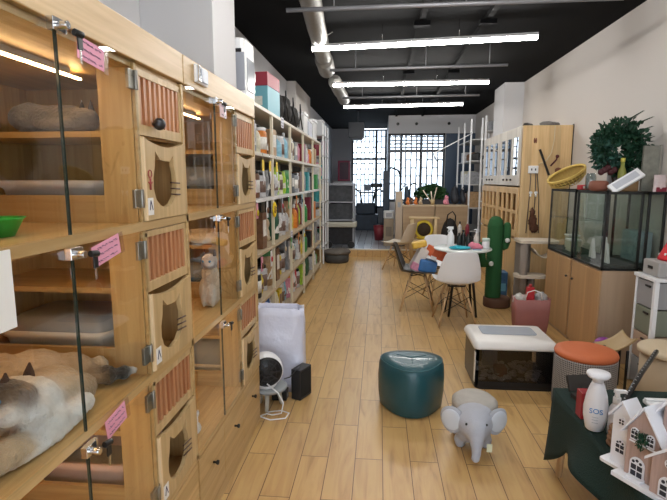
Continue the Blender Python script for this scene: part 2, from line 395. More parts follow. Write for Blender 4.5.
# exposed black ceiling rails and cable conduit
for x, l in [(.35, 'black conduit running along the ceiling towards the back'), (.95, 'black ceiling rail right of the conduit')]:
    mb = MB().box(x, x+.05, 3.2, 11.8, ZC-.05, ZC-.002)
    for y in (4.8, 6.9, 9.2): mb.box(x-.05, x+.10, y, y+.12, ZC-.09, ZC-.05)
    solo('ceiling_conduit', mb, BLK, l, 'conduit')
mb = MB().box(-.70, -.36, 11.0, 11.4, 2.42, 2.74); mb.prism([(-.68, 2.42), (-.38, 2.42), (-.42, 2.37), (-.62, 2.37)], 11.02, 11.38, 'y'); mb.cyl((-.5, 11.2, 2.74), (-.5, 11.2, 3.0), .02)
solo('hanging_heater', mb, mat('dark_heater', (.03, .035, .045), .5), 'dark box heater hanging under ceiling before barred window', 'heater', bevel=.006)

# ------------------------------------------------------------------ cat cabinets on the left
CX0, CX1 = -1.33, -.73          # back, front
FZ = [1.365, .875, .385]        # compartment floors, top to bottom
TH = .022
STICK = mat('sticker_white', (.82, .8, .78), .6)
def text_lines(mb, f, n, w, h, mi=0, seed=1):
    """rows of handwriting strokes; f(u,v)->point, plus a small lift"""
    rd = random.Random(seed)
    for r in range(n):
        v = .2+.62*r/max(1, n-1) if n > 1 else .5; u = .1
        while u < .88:
            du = rd.uniform(.04, .09)
            if rd.random() < .85:
                a = f(u, v-.05*rd.random()); b = f(u+du*.8, v+.06*rd.random()); mb.tube([a, f(u+du*.4, v+rd.uniform(-.06, .06)), b], .0007, 4, mi)
            u += du
def cat_outline(cx, cz, w, h):
    """cat-head shaped doorway in (y,z): two ears on top"""
    P = []
    pts = [(-.26, -.52), (-.05, -.58), (.22, -.52), (.42, -.36), (.5, -.12), (.46, .10), (.40, .26), (.40, .50), (.22, .36), (.0, .36), (-.20, .38), (-.38, .54), (-.42, .24), (-.50, .02), (-.50, -.20), (-.42, -.40)]
    return [(cx+a*w, cz+b*h) for a, b in pts]
def board_with_hole(outer, hole, x0, x1):
    """plate in the (y,z) plane with a hole, made by bridging triangulated rings"""
    bm = bmesh.new()
    def ring(P, x): 
        vs = [bm.verts.new((x, a, b)) for a, b in P]; es = [bm.edges.new((vs[i], vs[(i+1) % len(vs)])) for i in range(len(vs))]; return vs, es
    A, ea = ring(outer, x1); B, eb = ring(hole, x1)
    bmesh.ops.triangle_fill(bm, edges=ea+eb, use_beauty=True)
    fs = [f for f in bm.faces]
    ext = bmesh.ops.extrude_face_region(bm, geom=fs); nv = [e for e in ext['geom'] if isinstance(e, bmesh.types.BMVert)]
    bmesh.ops.translate(bm, verts=nv, vec=(x0-x1, 0, 0)); bmesh.ops.recalc_face_normals(bm, faces=bm.faces)
    bm.verts.index_update(); mb = MB(); mb.add([v.co[:] for v in bm.verts], [[v.index for v in f.verts] for f in bm.faces]); bm.free(); return mb
def hinge(y, z, parent):
    mb = MB().box(-.728, -.718, y-.032, y+.004, z-.028, z+.028).cyl((-.716, y+.006, z-.028), (-.716, y+.006, z+.028), .006).box(-.730, -.722, y+.008, y+.030, z-.024, z+.024)
    mb.build('hinge', GREYM, parent, .0015)
def cabinet(y0, ym, y1, ysp, label, row_led, marks):
    """y0..ym the pair of glass doors, ym..y1 the column of slats and cat doors"""
    t = T('cat_cabinet', label, 'cabinet', ((CX0+CX1)/2, (y0+y1)/2, 0), 0, 'pine cat cabinets')
    b = MB()
    b.box(CX0, CX1-.003, y0, y0+TH, 0, 1.84, 0).box(CX0, CX1-.003, y1-TH, y1, 0, 1.84, 0)          # sides
    b.box(CX0, CX0+.012, y0+TH, y1-TH, .05, 1.84, 0)                                             # back
    for z in FZ: b.box(CX0+.012, CX1-.002, y0+TH, y1-TH, z-TH, z, 1)
    b.box(CX0, CX1-.004, y0+TH, y1-TH, 1.826, 1.844, 1)
    b.box(CX0+.02, CX1-.03, y0+TH, y1-TH, .0, .05, 1)
    b.build('body', [PINE, PINEY], t, .001)
    MB().box(CX0, CX1+.012, y0+.001, y1-.001, 1.845, 1.95).build('cornice', PINEY, t, .003)
    # face frame
    fr = MB()
    fr.box(CX1-.004, CX1+.006, ym+.002, ym+.014, .37, 1.84, 0)
    for z in FZ: fr.box(CX1-.004, CX1+.008, y0, y1, z-.024, z+.004, 0)
    fr.box(CX1-.004, CX1+.008, y1-.018, y1, .37, 1.84, 0)
    fr.build('face_frame', [PINEY], t, .001)
    for r, f in enumerate(FZ):
        top = 1.826 if r == 0 else FZ[r-1]-TH
        # inner partition at the end of the glass half: stile, litter ledge, half shelf
        p = MB(); p.box(CX1-.11, CX1-.006, ym, ym+.018, f, top, 0); p.box(CX0+.012, CX1-.11, ym, ym+.018, f, f+.085, 1)
        p.build('partition', [PINE, PINEX], t, .0008)
        MB().box(CX0+.012, CX1-.02, ym+.019, y1-TH, f+.262, f+.28, 0).build('inner_shelf', [PINEX], t)
        if row_led[r]:
            l = MB().box(CX1-.200, CX1-.191, y0+.03, ym+(.055 if r == 0 else -.004), top-.024, top-.018).box(CX1-.203, CX1-.188, y0+.03, ym-.004, top-.018, top-.001, 1); ld = l.build('led_strip', [WARMLED, mat('led_rail', (.5, .5, .5), .4)], t)
        # slatted vent
        sy0, sy1, sz0, sz1 = ym+.016, y1-.02, f+.30, min(top-.002, f+.457)
        v = MB().box(CX1-.012, CX1+.004, sy0, sy1, sz1-.014, sz1+.006).box(CX1-.012, CX1+.004, sy0, sy1, f+.268, sz0).box(CX1-.012, CX1+.004, sy0, sy0+.016, sz0, sz1).box(CX1-.012, CX1+.004, sy1-.012, sy1, sz0, sz1)
        vp = v.build('vent_frame', PALE, t, .0008)
        n = 9; sl = MB()
        for i in range(n):
            y = sy0+.024+(sy1-sy0-.044)*i/(n-1); sl.box(CX1-.009, CX1+.001, y-.0078, y+.0078, sz0-.002, sz1-.01)
        sl.build('slats', SLAT, vp)
        # cat door with curved top and cat-head opening
        dy0, dy1, dz0, dz1 = ym+.018, y1-.022, f+.006, f+.262; w = dy1-dy0
        top_c = [(dy0+w*(1-i/10), dz1-.022*sin(pi*i/10)) for i in range(11)]
        outer = [(dy0, dz0), (dy1, dz0)]+top_c
        cy, cz = dy0+w*.47, f+.135
        hole = cat_outline(cy, cz, w*.56, .165)
        d = board_with_hole(outer, hole, CX1-.004, CX1+.012).build('cat_door', PALE, t)
        e = MB().box(CX1+.0125, CX1+.014, dy0+.0, dy0+.010, dz0, dz1).box(CX1-.004, CX1+.0124, dy0-.0015, dy0-.0005, dz0, dz1); e.build('edge_band', EDGE, d)
        wk = MB()
        for k in range(3): z = cz-.012-.020*k; wk.cyl((CX1+.010, cy+w*.14, z), (CX1+.016, cy+w*.33, z-.003), .0028, n=6)
        wk.build('whiskers', mat('whisker_brown', (.10, .05, .03), .5), d)
        if marks:
            s = MB().box(CX1+.0125, CX1+.0135, dy0+.008, dy0+.05, dz0+.016, dz0+.070, 0)
            for a, bb in (((.014, .02), (.022, .05)), ((.022, .05), (.034, .02))): s.tube([(CX1+.0145, dy0+.008+a[0], dz0+.012+a[1]), (CX1+.0145, dy0+.008+bb[0], dz0+.012+bb[1])], .0012, 5, 1)
            s.build('sticker', [STICK, INK], d)
            if r == 0:
                m2 = MB(); m2.tube([(CX1+.014, dy0+.035+.012*cos(q*pi/5), dz0+.145+.012*sin(q*pi/5)) for q in range(10)], .0016, 5, closed=True)
                m2.tube([(CX1+.014, dy0+.035, dz0+.131), (CX1+.014, dy0+.035, dz0+.095)], .003, 5).tube([(CX1+.014, dy0+.022, dz0+.12), (CX1+.014, dy0+.035, dz0+.11), (CX1+.014, dy0+.048, dz0+.12)], .0018, 5)
                m2.build('figure_mark', mat('mark_red', (.35, .06, .06), .6), d)
        # glass doors
        z0, z1 = f+.006, (1.842 if r == 0 else FZ[r-1]-.026)
        gx = CX1+.010
        for k, (a, c) in enumerate(((y0+.004, ysp-.0015), (ysp+.0015, ym-.004))):
            g = MB().box(gx, gx+.006, a, c, z0, z1).build('glass_door', GLASS, t)
            ed = MB()
            if k == 0: ed.box(gx, gx+.0065, c-.0012, c-.0002, z0, z1)
            else: ed.box(gx, gx+.0065, a+.0002, a+.0007, z0, z1)
            ed.build('pane_edge', mat('glass_edge_dark', (.02, .035, .03), .2), g)
            if k == 1:
                for z in (z0+.07, z1-.055): hinge(ym-.012, z, g)
            else:
                z = z1-.012; y = ysp
                lk = MB().box(gx+.006, gx+.022, y-.030, y+.012, z-.012, z+.016).cyl((gx+.02, y-.012, z), (gx+.045, y-.012, z), .009).box(gx+.004, gx+.014, y+.012, y+.03, z-.008, z+.012); lk.build('lock', CHROME, g, .001)
                ky = MB().cyl((gx+.035, y+.022, z-.004), (gx+.04, y+.045, z-.006), .008).box(gx+.036, gx+.040, y+.028, y+.046, z-.04, z-.01); ky.build('key', BLACK, g, .001)
                kb = MB().box(gx+.037, gx+.039, y+.034, y+.040, z-.068, z-.04); kb.build('key_blade', CHROME, g)
    # drawers
    nd = 3 if y1 > 2 else 2
    edges = [y0+.004+(ym+.012-y0-.004)*i/2 for i in range(3)]+[y1-.004]
    for i in range(3):
        d = MB().box(CX1-.012, CX1+.006, edges[i]+.002, edges[i+1]-.002, .065, .352).build('drawer', PINEY, t, .001)
        c = (edges[i]+edges[i+1])/2; k = MB(); k.lathe([(.0, 0), (.006, 0), (.005, .012), (.011, .018), (.010, .026), (0, .028)], n=12)
        k.xf(Matrix.Translation((CX1+.006, c, .245)) @ Matrix.Rotation(R(90), 4, 'Y')); k.build('knob', BLACK, d)
    MB().box(CX1-.02, CX1+.004, y0+.001, y1-.001, .0, .06).build('plinth', PINEY, t)
    return t
cabinet(.70, 1.425, 1.783, 1.063, 'nearest tall pine cat cabinet with glass doors, holding the two lying cats', (1, 1, 1), True)
cabinet(1.787, 2.43, 2.81, 2.11, 'pine cat cabinet with glass doors beside the white store racks', (1, 1, 1), False)
# pink tags
def tag_card(p, y, z, rot, label, w=.11, h=.054, seed=1):
    t = T('price_tag', label, 'paper tag', (CX1+.019+p, y, z), 0, 'pink paper tags on the cabinet doors')
    M = Matrix.Rotation(rot, 4, 'X')
    f = lambda u, v: M @ Vector((.0016, (u-.5)*w, (.5-v)*h))
    MB().box(-.001, .001, -w/2, w/2, -h/2, h/2).xf(M).build('card', PINK, t, world=False)
    mb = MB(); text_lines(mb, f, 3, w, h, 0, seed); mb.build('writing', INK, t, world=False)
    MB().box(-.0015, .0012, w*.5, w*.5+.02, -h/2-.004, h/2).xf(M).build('clear_sleeve', glassmat('sleeve', (.9, .85, .88), .2, .06), t, world=False)
tag_card(0, 1.19, 1.805, R(-5), 'pink handwritten paper tag at the top of nearest cabinet', seed=1)
tag_card(0, 1.20, 1.315, R(10), 'pink handwritten paper tag beside the middle-row lock of nearest cabinet', .13, seed=2)
tag_card(0, 1.19, .845, R(8), 'pink handwritten paper tag under the lying cats', .10, seed=3)
mb = MB().box(-.710, -.707, 2.16, 2.25, 1.775, 1.835, 0); text_lines(mb, lambda u, v: Vector((-.7062, 2.16+.09*u, 1.835-.06*v)), 2, 1, 1, 1, 9)
solo('price_tag', mb, [mat('pale_tag', (.8, .62, .68), .6), INK], 'small pale pink tag by the top lock of second cabinet', 'paper tag', 'pink paper tags on the cabinet doors')
solo('paper_notice', MB().box(-.714, -.7115, .72, .868, 1.21, 1.365), mat('paper', (.82, .82, .8), .7), 'white sheet of paper stuck on the glass at left edge', 'paper')
# switch box on cornice
t = T('thermostat', 'white and silver wall switch unit on the cabinet cornice', 'switch', (CX1+.012, 1.95, 1.905))
MB().box(0, .012, -.062, .062, -.034, .034).build('plate', WHITE, t, .003, False); MB().box(.012, .018, -.02, .05, -.026, .026).build('screen', mat('switch_grey', (.45, .5, .6), .3), t, .002, False)
MB().box(.012, .02, -.055, -.035, -.03, .03).build('lever', CHROME, t, .002, False)
# small black ball knob on slats
mb = MB().ball((CX1+.022, 1.545, 1.675), .020, 14); mb.cyl((CX1-.0, 1.545, 1.675), (CX1+.02, 1.545, 1.675), .006)
solo('round_lock', mb, mat('dark_lock', (.05, .05, .055), .3, .6), 'small round dark lock hanging on the top slats', 'lock')

# litter trays and boxes in the compartments
def litter_tray(x, y, z, w, d, h, m, label, lid=None):
    t = T('litter_tray', label, 'litter box', (x, y, z), 0)
    P = rr(w, d, .05); mb = MB(); n = len(P)
    rings = [[(a*.86, b*.86, 0) for a, b in P], [(a, b, h*.8) for a, b in P], [(a*1.05, b*1.05, h*.84) for a, b in P], [(a*1.05, b*1.05, h) for a, b in P], [(a*.93, b*.93, h) for a, b in P], [(a*.82, b*.82, .012) for a, b in P]]
    vs = [v for r in rings for v in r]; fs = [(i*n+j, i*n+(j+1) % n, (i+1)*n+(j+1) % n, (i+1)*n+j) for i in range(5) for j in range(n)]+[tuple(range(n))[::-1], tuple(5*n+j for j in range(n))]
    mb.add(vs, fs, 0, True); mb.build('tray', m, t, world=False)
    s = MB(); s.prism([(a*.84, b*.84) for a, b in P], .014, h*.45); s.build('litter', mat('litter_grains', (.45, .42, .38), .9, bump=.8, bscale=120), t, world=False)
    if lid:
        q = MB(); q.add([(a*1.0, b*1.0, h+.001) for a, b in P]+[(a*.8, b*.8, h+lid) for a, b in P], [(j, (j+1) % n, n+(j+1) % n, n+j) for j in range(n)]+[tuple(n+j for j in range(n))], 0, True)
        o = q.build('hood', mat('hood_smoky', (.30, .31, .32), .3), t, world=False); s = o.modifiers.new('t', 'SOLIDIFY'); s.thickness = .004
GT = mat('tray_grey', (.55, .54, .56), .4); PT = mat('tray_red_lit', (.75, .55, .52), .4)  # pink of the second tray is reddish light put into its colour
litter_tray(-1.06, 1.60, 1.365, .34, .27, .13, GT, 'grey litter box in the top recess of nearest cabinet')
litter_tray(-1.08, 1.60, .875, .38, .27, .12, mat('tray_pale', (.75, .74, .72), .4), 'pale litter box with smoky hood behind the lying cats', .045)
litter_tray(-1.02, 1.60, .385, .36, .27, .14, PT, 'litter box coloured pink for red light, at bottom of nearest cabinet')
DT = mat('tray_dark', (.05, .055, .06), .4)
litter_tray(-1.0, 2.62, 1.365, .40, .27, .10, DT, 'dark litter box in the top of second cabinet', .1)
litter_tray(-1.0, 2.62, .875, .40, .27, .10, mat('tray_blue', (.06, .12, .2), .4), 'dark blue litter box in middle of second cabinet', .06)
litter_tray(-1.0, 2.62, .385, .42, .27, .10, mat('tray_beige', (.6, .52, .4), .4), 'beige litter box with dark hood at bottom of second cabinet', .12)
# green bowl
t = T('food_bowl', 'bright green plastic bowl on top-row floor at left edge', 'bowl', (-.90, 1.06, 1.365))
MB().lathe([(.0, 0), (.036, 0), (.056, .04), (.062, .045), (.052, .043), (.034, .007), (0, .007)], n=24, sy=1.1).build('bowl', mat('green_plastic', (.03, .42, .05), .35), t, world=False)

# ------------------------------------------------------------------ cats
FUR = coatmat('cat_fur', bump=.7, bscale=120)
W_, CRM, DRK, TAN = (.74, .74, .76), (.50, .38, .26), (.035, .022, .016), (.27, .19, .125)
EYE = mat('cat_eye', (.10, .25, .45), .1)
t = T('lying_cat', 'white and brown long-haired cat lying against the glass, chest and paw forward', 'cat', (-.86, 1.02, .875))
E_ = lambda x, y, z: __import__('mathutils').Euler((R(x), R(y), R(z)))
blob('body', [((-.845, 1.04, .950), (.070, .085, .072), None, W_), ((-.87, 1.15, .942), (.085, .09, .062), None, CRM), ((-.90, 1.00, .955), (.08, .08, .07), None, CRM),
              ((-.825, .97, 1.000), (.050, .055, .046), None, (.16, .11, .08)), ((-.79, .99, .965), (.035, .05, .03), None, W_), ((-.835, .955, 1.02), (.036, .045, .036), None, DRK), ((-.80, .925, .985), (.026, .03, .024), None, W_),
              ((-.86, 1.03, 1.0), (.05, .045, .030), None, (.52, .46, .40)),
              ((-.785, 1.03, .915), (.035, .07, .035), E_(0, 0, 8), W_), ((-.770, 1.11, .905), (.022, .05, .028), E_(20, 0, 0), W_), ((-.765, 1.15, .915), (.018, .022, .030), None, W_),
              ((-.765, 1.02, .888), (.016, .12, .012), None, W_), ((-.83, 1.20, .92), (.05, .07, .045), None, TAN), ((-.80, .90, .91), (.045, .08, .032), None, CRM),
              ((-.825, 1.06, .905), (.05, .03, .03), None, TAN)], .0075, FUR, t, smooth=4, shag=.004)
for sx, a in ((-.855, .062), (-.83, -.045)):
    mb = MB(); mb.lathe([(.020, 0), (.015, .018), (.003, .040), (0, .041)], n=14, sx=.55); mb.xf(Matrix.Translation((sx, 1.0+a, 1.012 if a > 0 else 1.030)) @ Matrix.Rotation(R(-12), 4, 'X')); mb.build('ear', mat('ear_brown', (.06, .03, .022), .9), t)
for dx in (-.856, -.815): MB().ball((dx, .918, 1.022), .006, 10).build('eye', EYE, t)
t = T('lying_cat', 'cream long-haired cat with dark legs lying behind the white-chested cat', 'cat', (-1.0, 1.22, .875))
blob('body', [((-1.03, 1.16, .955), (.09, .09, .075), None, CRM), ((-.985, 1.24, .945), (.085, .10, .068), None, (.60, .48, .36)), ((-.93, 1.31, .93), (.065, .08, .052), E_(0, 0, -35), CRM),
              ((-1.08, 1.10, .99), (.055, .06, .05), None, CRM), ((-1.03, 1.075, 1.005), (.036, .04, .032), None, DRK), ((-1.005, 1.055, .99), (.020, .02, .018), None, W_),
              ((-.865, 1.33, .912), (.055, .035, .030), E_(0, 0, -42), TAN), ((-.82, 1.34, .907), (.036, .030, .030), E_(0, 0, -35), DRK), ((-.785, 1.372, .905), (.030, .022, .022), E_(0, 0, -35), DRK), ((-.765, 1.395, .903), (.014, .014, .014), None, W_),
              ((-.87, 1.385, .925), (.03, .022, .025), None, (.60, .50, .38))], .0075, FUR, t, smooth=4, shag=.004)
for dx, dy in ((-1.085, 1.13), (-1.035, 1.10)):
    mb = MB(); mb.lathe([(.022, 0), (.016, .02), (.003, .045), (0, .046)], n=12, sx=.55); mb.xf(Matrix.Translation((dx, dy, 1.025))); mb.build('ear', MATS['ear_brown'], t)
for dx, dy in ((-1.032, 1.04), (-1.005, 1.05)): MB().ball((dx, dy, 1.012), .0065, 8).build('eye', EYE, t)
GRY = (.14, .13, .13)
t = T('sleeping_cat', 'grey fluffy cat sleeping on the half shelf at the top of nearest cabinet', 'cat', (-1.06, 1.55, 1.646))
blob('body', [((-1.03, 1.53, 1.69), (.13, .075, .045), None, GRY), ((-1.13, 1.53, 1.695), (.07, .07, .05), None, (.2, .19, .19)), ((-.93, 1.50, 1.685), (.045, .05, .038), None, GRY), ((-.99, 1.47, 1.668), (.10, .022, .02), None, (.25, .23, .22))], .009, FUR, t, smooth=4, shag=.005)
for dx in (-.945, -.915): mb = MB(); mb.lathe([(.015, 0), (.002, .032), (0, .033)], n=10, sx=.6); mb.xf(Matrix.Translation((dx, 1.51, 1.715))); mb.build('ear', mat('ear_grey', (.09, .08, .08), .9), t)
t = T('sleeping_cat', 'cream cat curled on the half shelf in the middle of second cabinet', 'cat', (-.95, 2.55, 1.156))
blob('body', [((-.95, 2.53, 1.195), (.12, .075, .042), None, (.62, .50, .36)), ((-.86, 2.52, 1.205), (.05, .055, .042), None, (.5, .36, .22)), ((-.92, 2.47, 1.178), (.10, .02, .02), None, W_)], .010, FUR, t, smooth=4, shag=.004)
for dx in (-.875, -.845): mb = MB(); mb.lathe([(.014, 0), (.002, .03), (0, .031)], n=10, sx=.6); mb.xf(Matrix.Translation((dx, 2.52, 1.238))); mb.build('ear', MATS['ear_brown'], t)
t = T('sitting_cat', 'pale cat sitting behind the middle glass door of second cabinet', 'cat', (-.83, 2.28, .875))
blob('body', [((-.83, 2.29, .955), (.055, .07, .085), None, (.58, .47, .38)), ((-.82, 2.27, 1.035), (.042, .048, .055), None, (.60, .5, .42)), ((-.815, 2.25, 1.105), (.040, .044, .038), None, (.58, .48, .4)), ((-.80, 2.21, 1.095), (.02, .018, .015), None, W_),
              ((-.80, 2.235, .935), (.016, .018, .055), None, W_), ((-.845, 2.235, .935), (.016, .018, .055), None, W_), ((-.86, 2.36, .895), (.03, .05, .022), None, TAN)], .009, FUR, t, smooth=3, shag=.003)
for dx in (-.840, -.79): mb = MB(); mb.lathe([(.015, 0), (.002, .032), (0, .033)], n=10, sx=.6); mb.xf(Matrix.Translation((dx, 2.255, 1.132))); mb.build('ear', MATS['ear_brown'], t)
for dx in (-.832, -.798): MB().ball((dx, 2.207, 1.112), .006, 8).build('eye', EYE, t)
t = T('plush_toy', 'small white plush toy on the floor of second cabinet, bottom row', 'toy', (-.80, 1.93, .385))
blob('body', [((-.80, 1.93, .415), (.035, .04, .03), None, W_), ((-.80, 1.925, .455), (.026, .028, .026), None, W_), ((-.785, 1.95, .478), (.008, .008, .02), None, W_), ((-.815, 1.95, .478), (.008, .008, .02), None, W_)], .006, FUR, t, smooth=3)

# ------------------------------------------------------------------ store racks on the left
def rack(name, label, x0, x1, ys, zs, ztop, pm, sm, r=.018, group=None, slot=True, z0=0, back=None):
    t = T(name, label, 'shelf rack', ((x0+x1)/2, (ys[0]+ys[-1])/2, z0), 0, group)
    for y in ys:
        for x in (x0, x1):
            MB().box(x-.012 if x == x1 else x-.018, x+.012, y-r, y+r, z0, ztop).build('post', pm, t, .002)
    for iz, (z, th) in enumerate(zs):
        MB().box(x0+.013, x1-.013, ys[0]-r+.002, ys[-1]+r-.002, z-th, z).box(x1-.012, x1+.014, ys[0]-r-.003, ys[-1]+r+.003, z-th-.002, z+.004).build('shelf', sm[iz % len(sm)] if isinstance(sm, list) else sm, t, .002)
    if back: MB().box(x0-.022, x0-.019, ys[0], ys[-1], z0+.05, ztop-.02).build('gap_shade_panel', back, t)  # added dark sheet; its colour stands for shade between the goods
    return t
BAYS = [3.52+.91*i for i in range(6)]
LV = [.10, .475, .89, 1.335, 1.71, 2.085]
rack('store_rack', 'long ivory metal store rack full of pet goods along left wall', -1.29, -.98, BAYS, [(z, .022) for z in LV], 2.09, POSTM, [mat('shelf_tan', (.42, .33, .22), .5)]*3+[mat('shelf_white', (.64, .63, .62), .4), mat('shelf_ivory', (.58, .53, .44), .4), mat('shelf_ivory', (.5, .5, .5))], back=mat('rack_gap_shade', (.07, .065, .06), .7))
PAL = {'red': (.50, .03, .04), 'yellow': (.75, .48, .03), 'green': (.05, .28, .08), 'dark green': (.02, .09, .05), 'white': (.70, .70, .70), 'black': (.02, .02, .022), 'blue': (.03, .12, .42), 'light blue': (.25, .48, .65),
       'pink': (.72, .25, .35), 'orange': (.72, .20, .03), 'brown': (.15, .07, .035), 'beige': (.58, .45, .30), 'purple': (.20, .07, .30), 'grey': (.26, .27, .29), 'lime green': (.38, .60, .05), 'silver': (.5, .5, .52), 'cream': (.65, .58, .45), 'maroon': (.20, .02, .04), 'teal': (.03, .26, .28), 'tan': (.42, .27, .14)}
def PM(c): return mat('pack_'+c.replace(' ', '_'), PAL[c], .38, var=.65, vscale=26, bump=.25, bscale=30)
LABELM = mat('pack_label', (.72, .70, .66), .5, var=.35, vscale=60)
LABEL2 = mat('pack_label_dark', (.16, .10, .08), .5, var=.5, vscale=50)
def bag_mesh(w, h, d, seed):
    rd = random.Random(seed); nu, nv = 7, 9; mb = MB(); sides = []
    for s in (1, -1):
        g = []
        for i in range(nu+1):
            for j in range(nv+1):
                u = i/nu*2-1; v = j/nv
                th = d/2*max(0, 1-abs(u)**4)**.45*(min(1, (1-v)*3.2)**.6)*(.55+.45*min(1, v*5)) if v < .93 else .002
                ww = w/2*(1-.06*sin(v*pi)) ; g.append((s*th+.004*rd.uniform(-1, 1)*(1 if 0 < v < .93 and abs(u) < 1 else 0), u*ww, v*h))
        k = nv+1; mb.add(g, [(i*k+j, (i+1)*k+j, (i+1)*k+j+1, i*k+j+1) if s > 0 else (i*k+j, i*k+j+1, (i+1)*k+j+1, (i+1)*k+j) for i in range(nu) for j in range(nv)], 0, True)
    return mb
def product(kind, c, loc, label, w, h, d, seed, rz=0, group=None, detail=True):
    names = {'bag': 'pet_food_bag', 'box': 'goods_box', 'jar': 'treat_jar', 'bottle': 'bottle', 'can': 'food_can', 'toy': 'plush_toy', 'pouch': 'treat_pouch'}
    cats = {'bag': 'bag', 'box': 'box', 'jar': 'jar', 'bottle': 'bottle', 'can': 'can', 'toy': 'toy', 'pouch': 'pouch'}
    t = T(names[kind], label, cats[kind], loc, rz, group); m = PM(c); rd = random.Random(seed)
    lm = LABEL2 if c in ('white', 'cream', 'yellow', 'silver', 'beige', 'light blue') else LABELM
    if kind in ('bag', 'pouch'):
        bag_mesh(w, h, d, seed).build('packet', m, t, world=False)
        if detail:
            mb = MB(); x = d/2*.98+.004; mb.add([(x, -w*.28, h*.25), (x, w*.28, h*.25), (x*.85, w*.28, h*.62), (x*.85, -w*.28, h*.62)], [(0,1,2,3)]); mb.add([(x-.01, -w*.28, h*.25), (x-.01, w*.28, h*.25), (x*.8-.01, w*.28, h*.62), (x*.8-.01, -w*.28, h*.62)], [(3,2,1,0)])
            mb.f += [(0,4,5,1), (1,5,6,2), (2,6,7,3), (3,7,4,0)]; mb.m += [0]*4; mb.sm += [False]*4; mb.build('printed_label', lm, t, world=False)
    elif kind == 'box':
        MB().box(-d/2, d/2, -w/2, w/2, 0, h).build('carton', m, t, .002, False)
        if detail: MB().box(d/2, d/2+.0012, -w*.36, w*.36, h*.35, h*.8).build('printed_label', lm, t, world=False)
    elif kind in ('jar', 'can'):
        r = min(w, d)/2; MB().lathe([(r*.92, 0), (r, .008), (r, h*.82), (r*.8, h*.88), (r*.8, h*.9)], n=16).build('body', m, t, world=False)
        MB().lathe([(r*.86, h*.88), (r*.88, h*.89), (r*.88, h*.99), (r*.8, h)], n=16).build('lid', WHITE if rd.random() < .5 else BLACK, t, world=False)
        if detail: MB().lathe([(r*1.01, h*.2), (r*1.01, h*.65)], n=16).build('printed_label', lm, t, world=False)
    elif kind == 'bottle':
        r = min(w, d)/2*.8; MB().lathe([(r*.9, 0), (r, .01), (r, h*.6), (r*.75, h*.72), (r*.3, h*.8), (r*.3, h*.86)], n=14).build('body', m, t, world=False)
        MB().lathe([(r*.36, h*.84), (r*.38, h*.96), (r*.3, h)], n=12).build('cap', WHITE if c != 'white' else MATS['black_plastic'], t, world=False)
    elif kind == 'toy':
        c0 = PAL[c]; blob('body', [((0, 0, h*.3), (w*.36, w*.4, h*.30), None, c0), ((.01, 0, h*.72), (w*.28, w*.32, h*.22), None, c0), ((0, w*.22, h*.93), (w*.09, w*.1, h*.09), None, c0), ((0, -w*.22, h*.93), (w*.09, w*.1, h*.09), None, c0),
            ((w*.22, w*.25, h*.12), (w*.2, w*.11, h*.1), None, c0), ((w*.22, -w*.25, h*.12), (w*.2, w*.11, h*.1), None, c0), ((w*.1, w*.38, h*.42), (w*.12, w*.1, h*.14), None, c0), ((w*.1, -w*.38, h*.42), (w*.12, w*.1, h*.14), None, c0)], max(.008, w*.07), FUR, None, smooth=3)
        o = bpy.context.scene.objects[-1] if False else None
    return t
def toy(c, loc, label, w, h, group):
    t = T('plush_toy', label, 'toy', loc, 0, group); c0 = PAL[c]
    o = blob('body', [((0, 0, h*.3), (w*.36, w*.4, h*.30), None, c0), ((.01, 0, h*.72), (w*.28, w*.32, h*.22), None, c0), ((0, w*.22, h*.93), (w*.09, w*.1, h*.09), None, c0), ((0, -w*.22, h*.93), (w*.09, w*.1, h*.09), None, c0),
        ((w*.22, w*.25, h*.12), (w*.2, w*.11, h*.1), None, c0), ((w*.22, -w*.25, h*.12), (w*.2, w*.11, h*.1), None, c0), ((w*.1, w*.38, h*.42), (w*.12, w*.1, h*.14), None, c0), ((w*.1, -w*.38, h*.42), (w*.12, w*.1, h*.14), None, c0)], max(.008, w*.07), FUR, None, smooth=3)
    o.parent = t
    for s in (-1, 1): MB().ball((w*.27, s*w*.11, h*.76), w*.03, 8).build('eye', BLACK, t, world=False)
    return t
LVN = ['bottom', 'second lowest', 'third lowest', 'third highest', 'second highest']
BN = ['nearest bay', 'second bay', 'middle bay', 'fourth bay', 'farthest bay']
KN = {'bag': 'pet food bag', 'box': 'goods carton', 'jar': 'treat jar', 'bottle': 'bottle', 'can': 'can', 'pouch': 'treat pouch', 'toy': 'plush toy'}
cols = list(PAL)
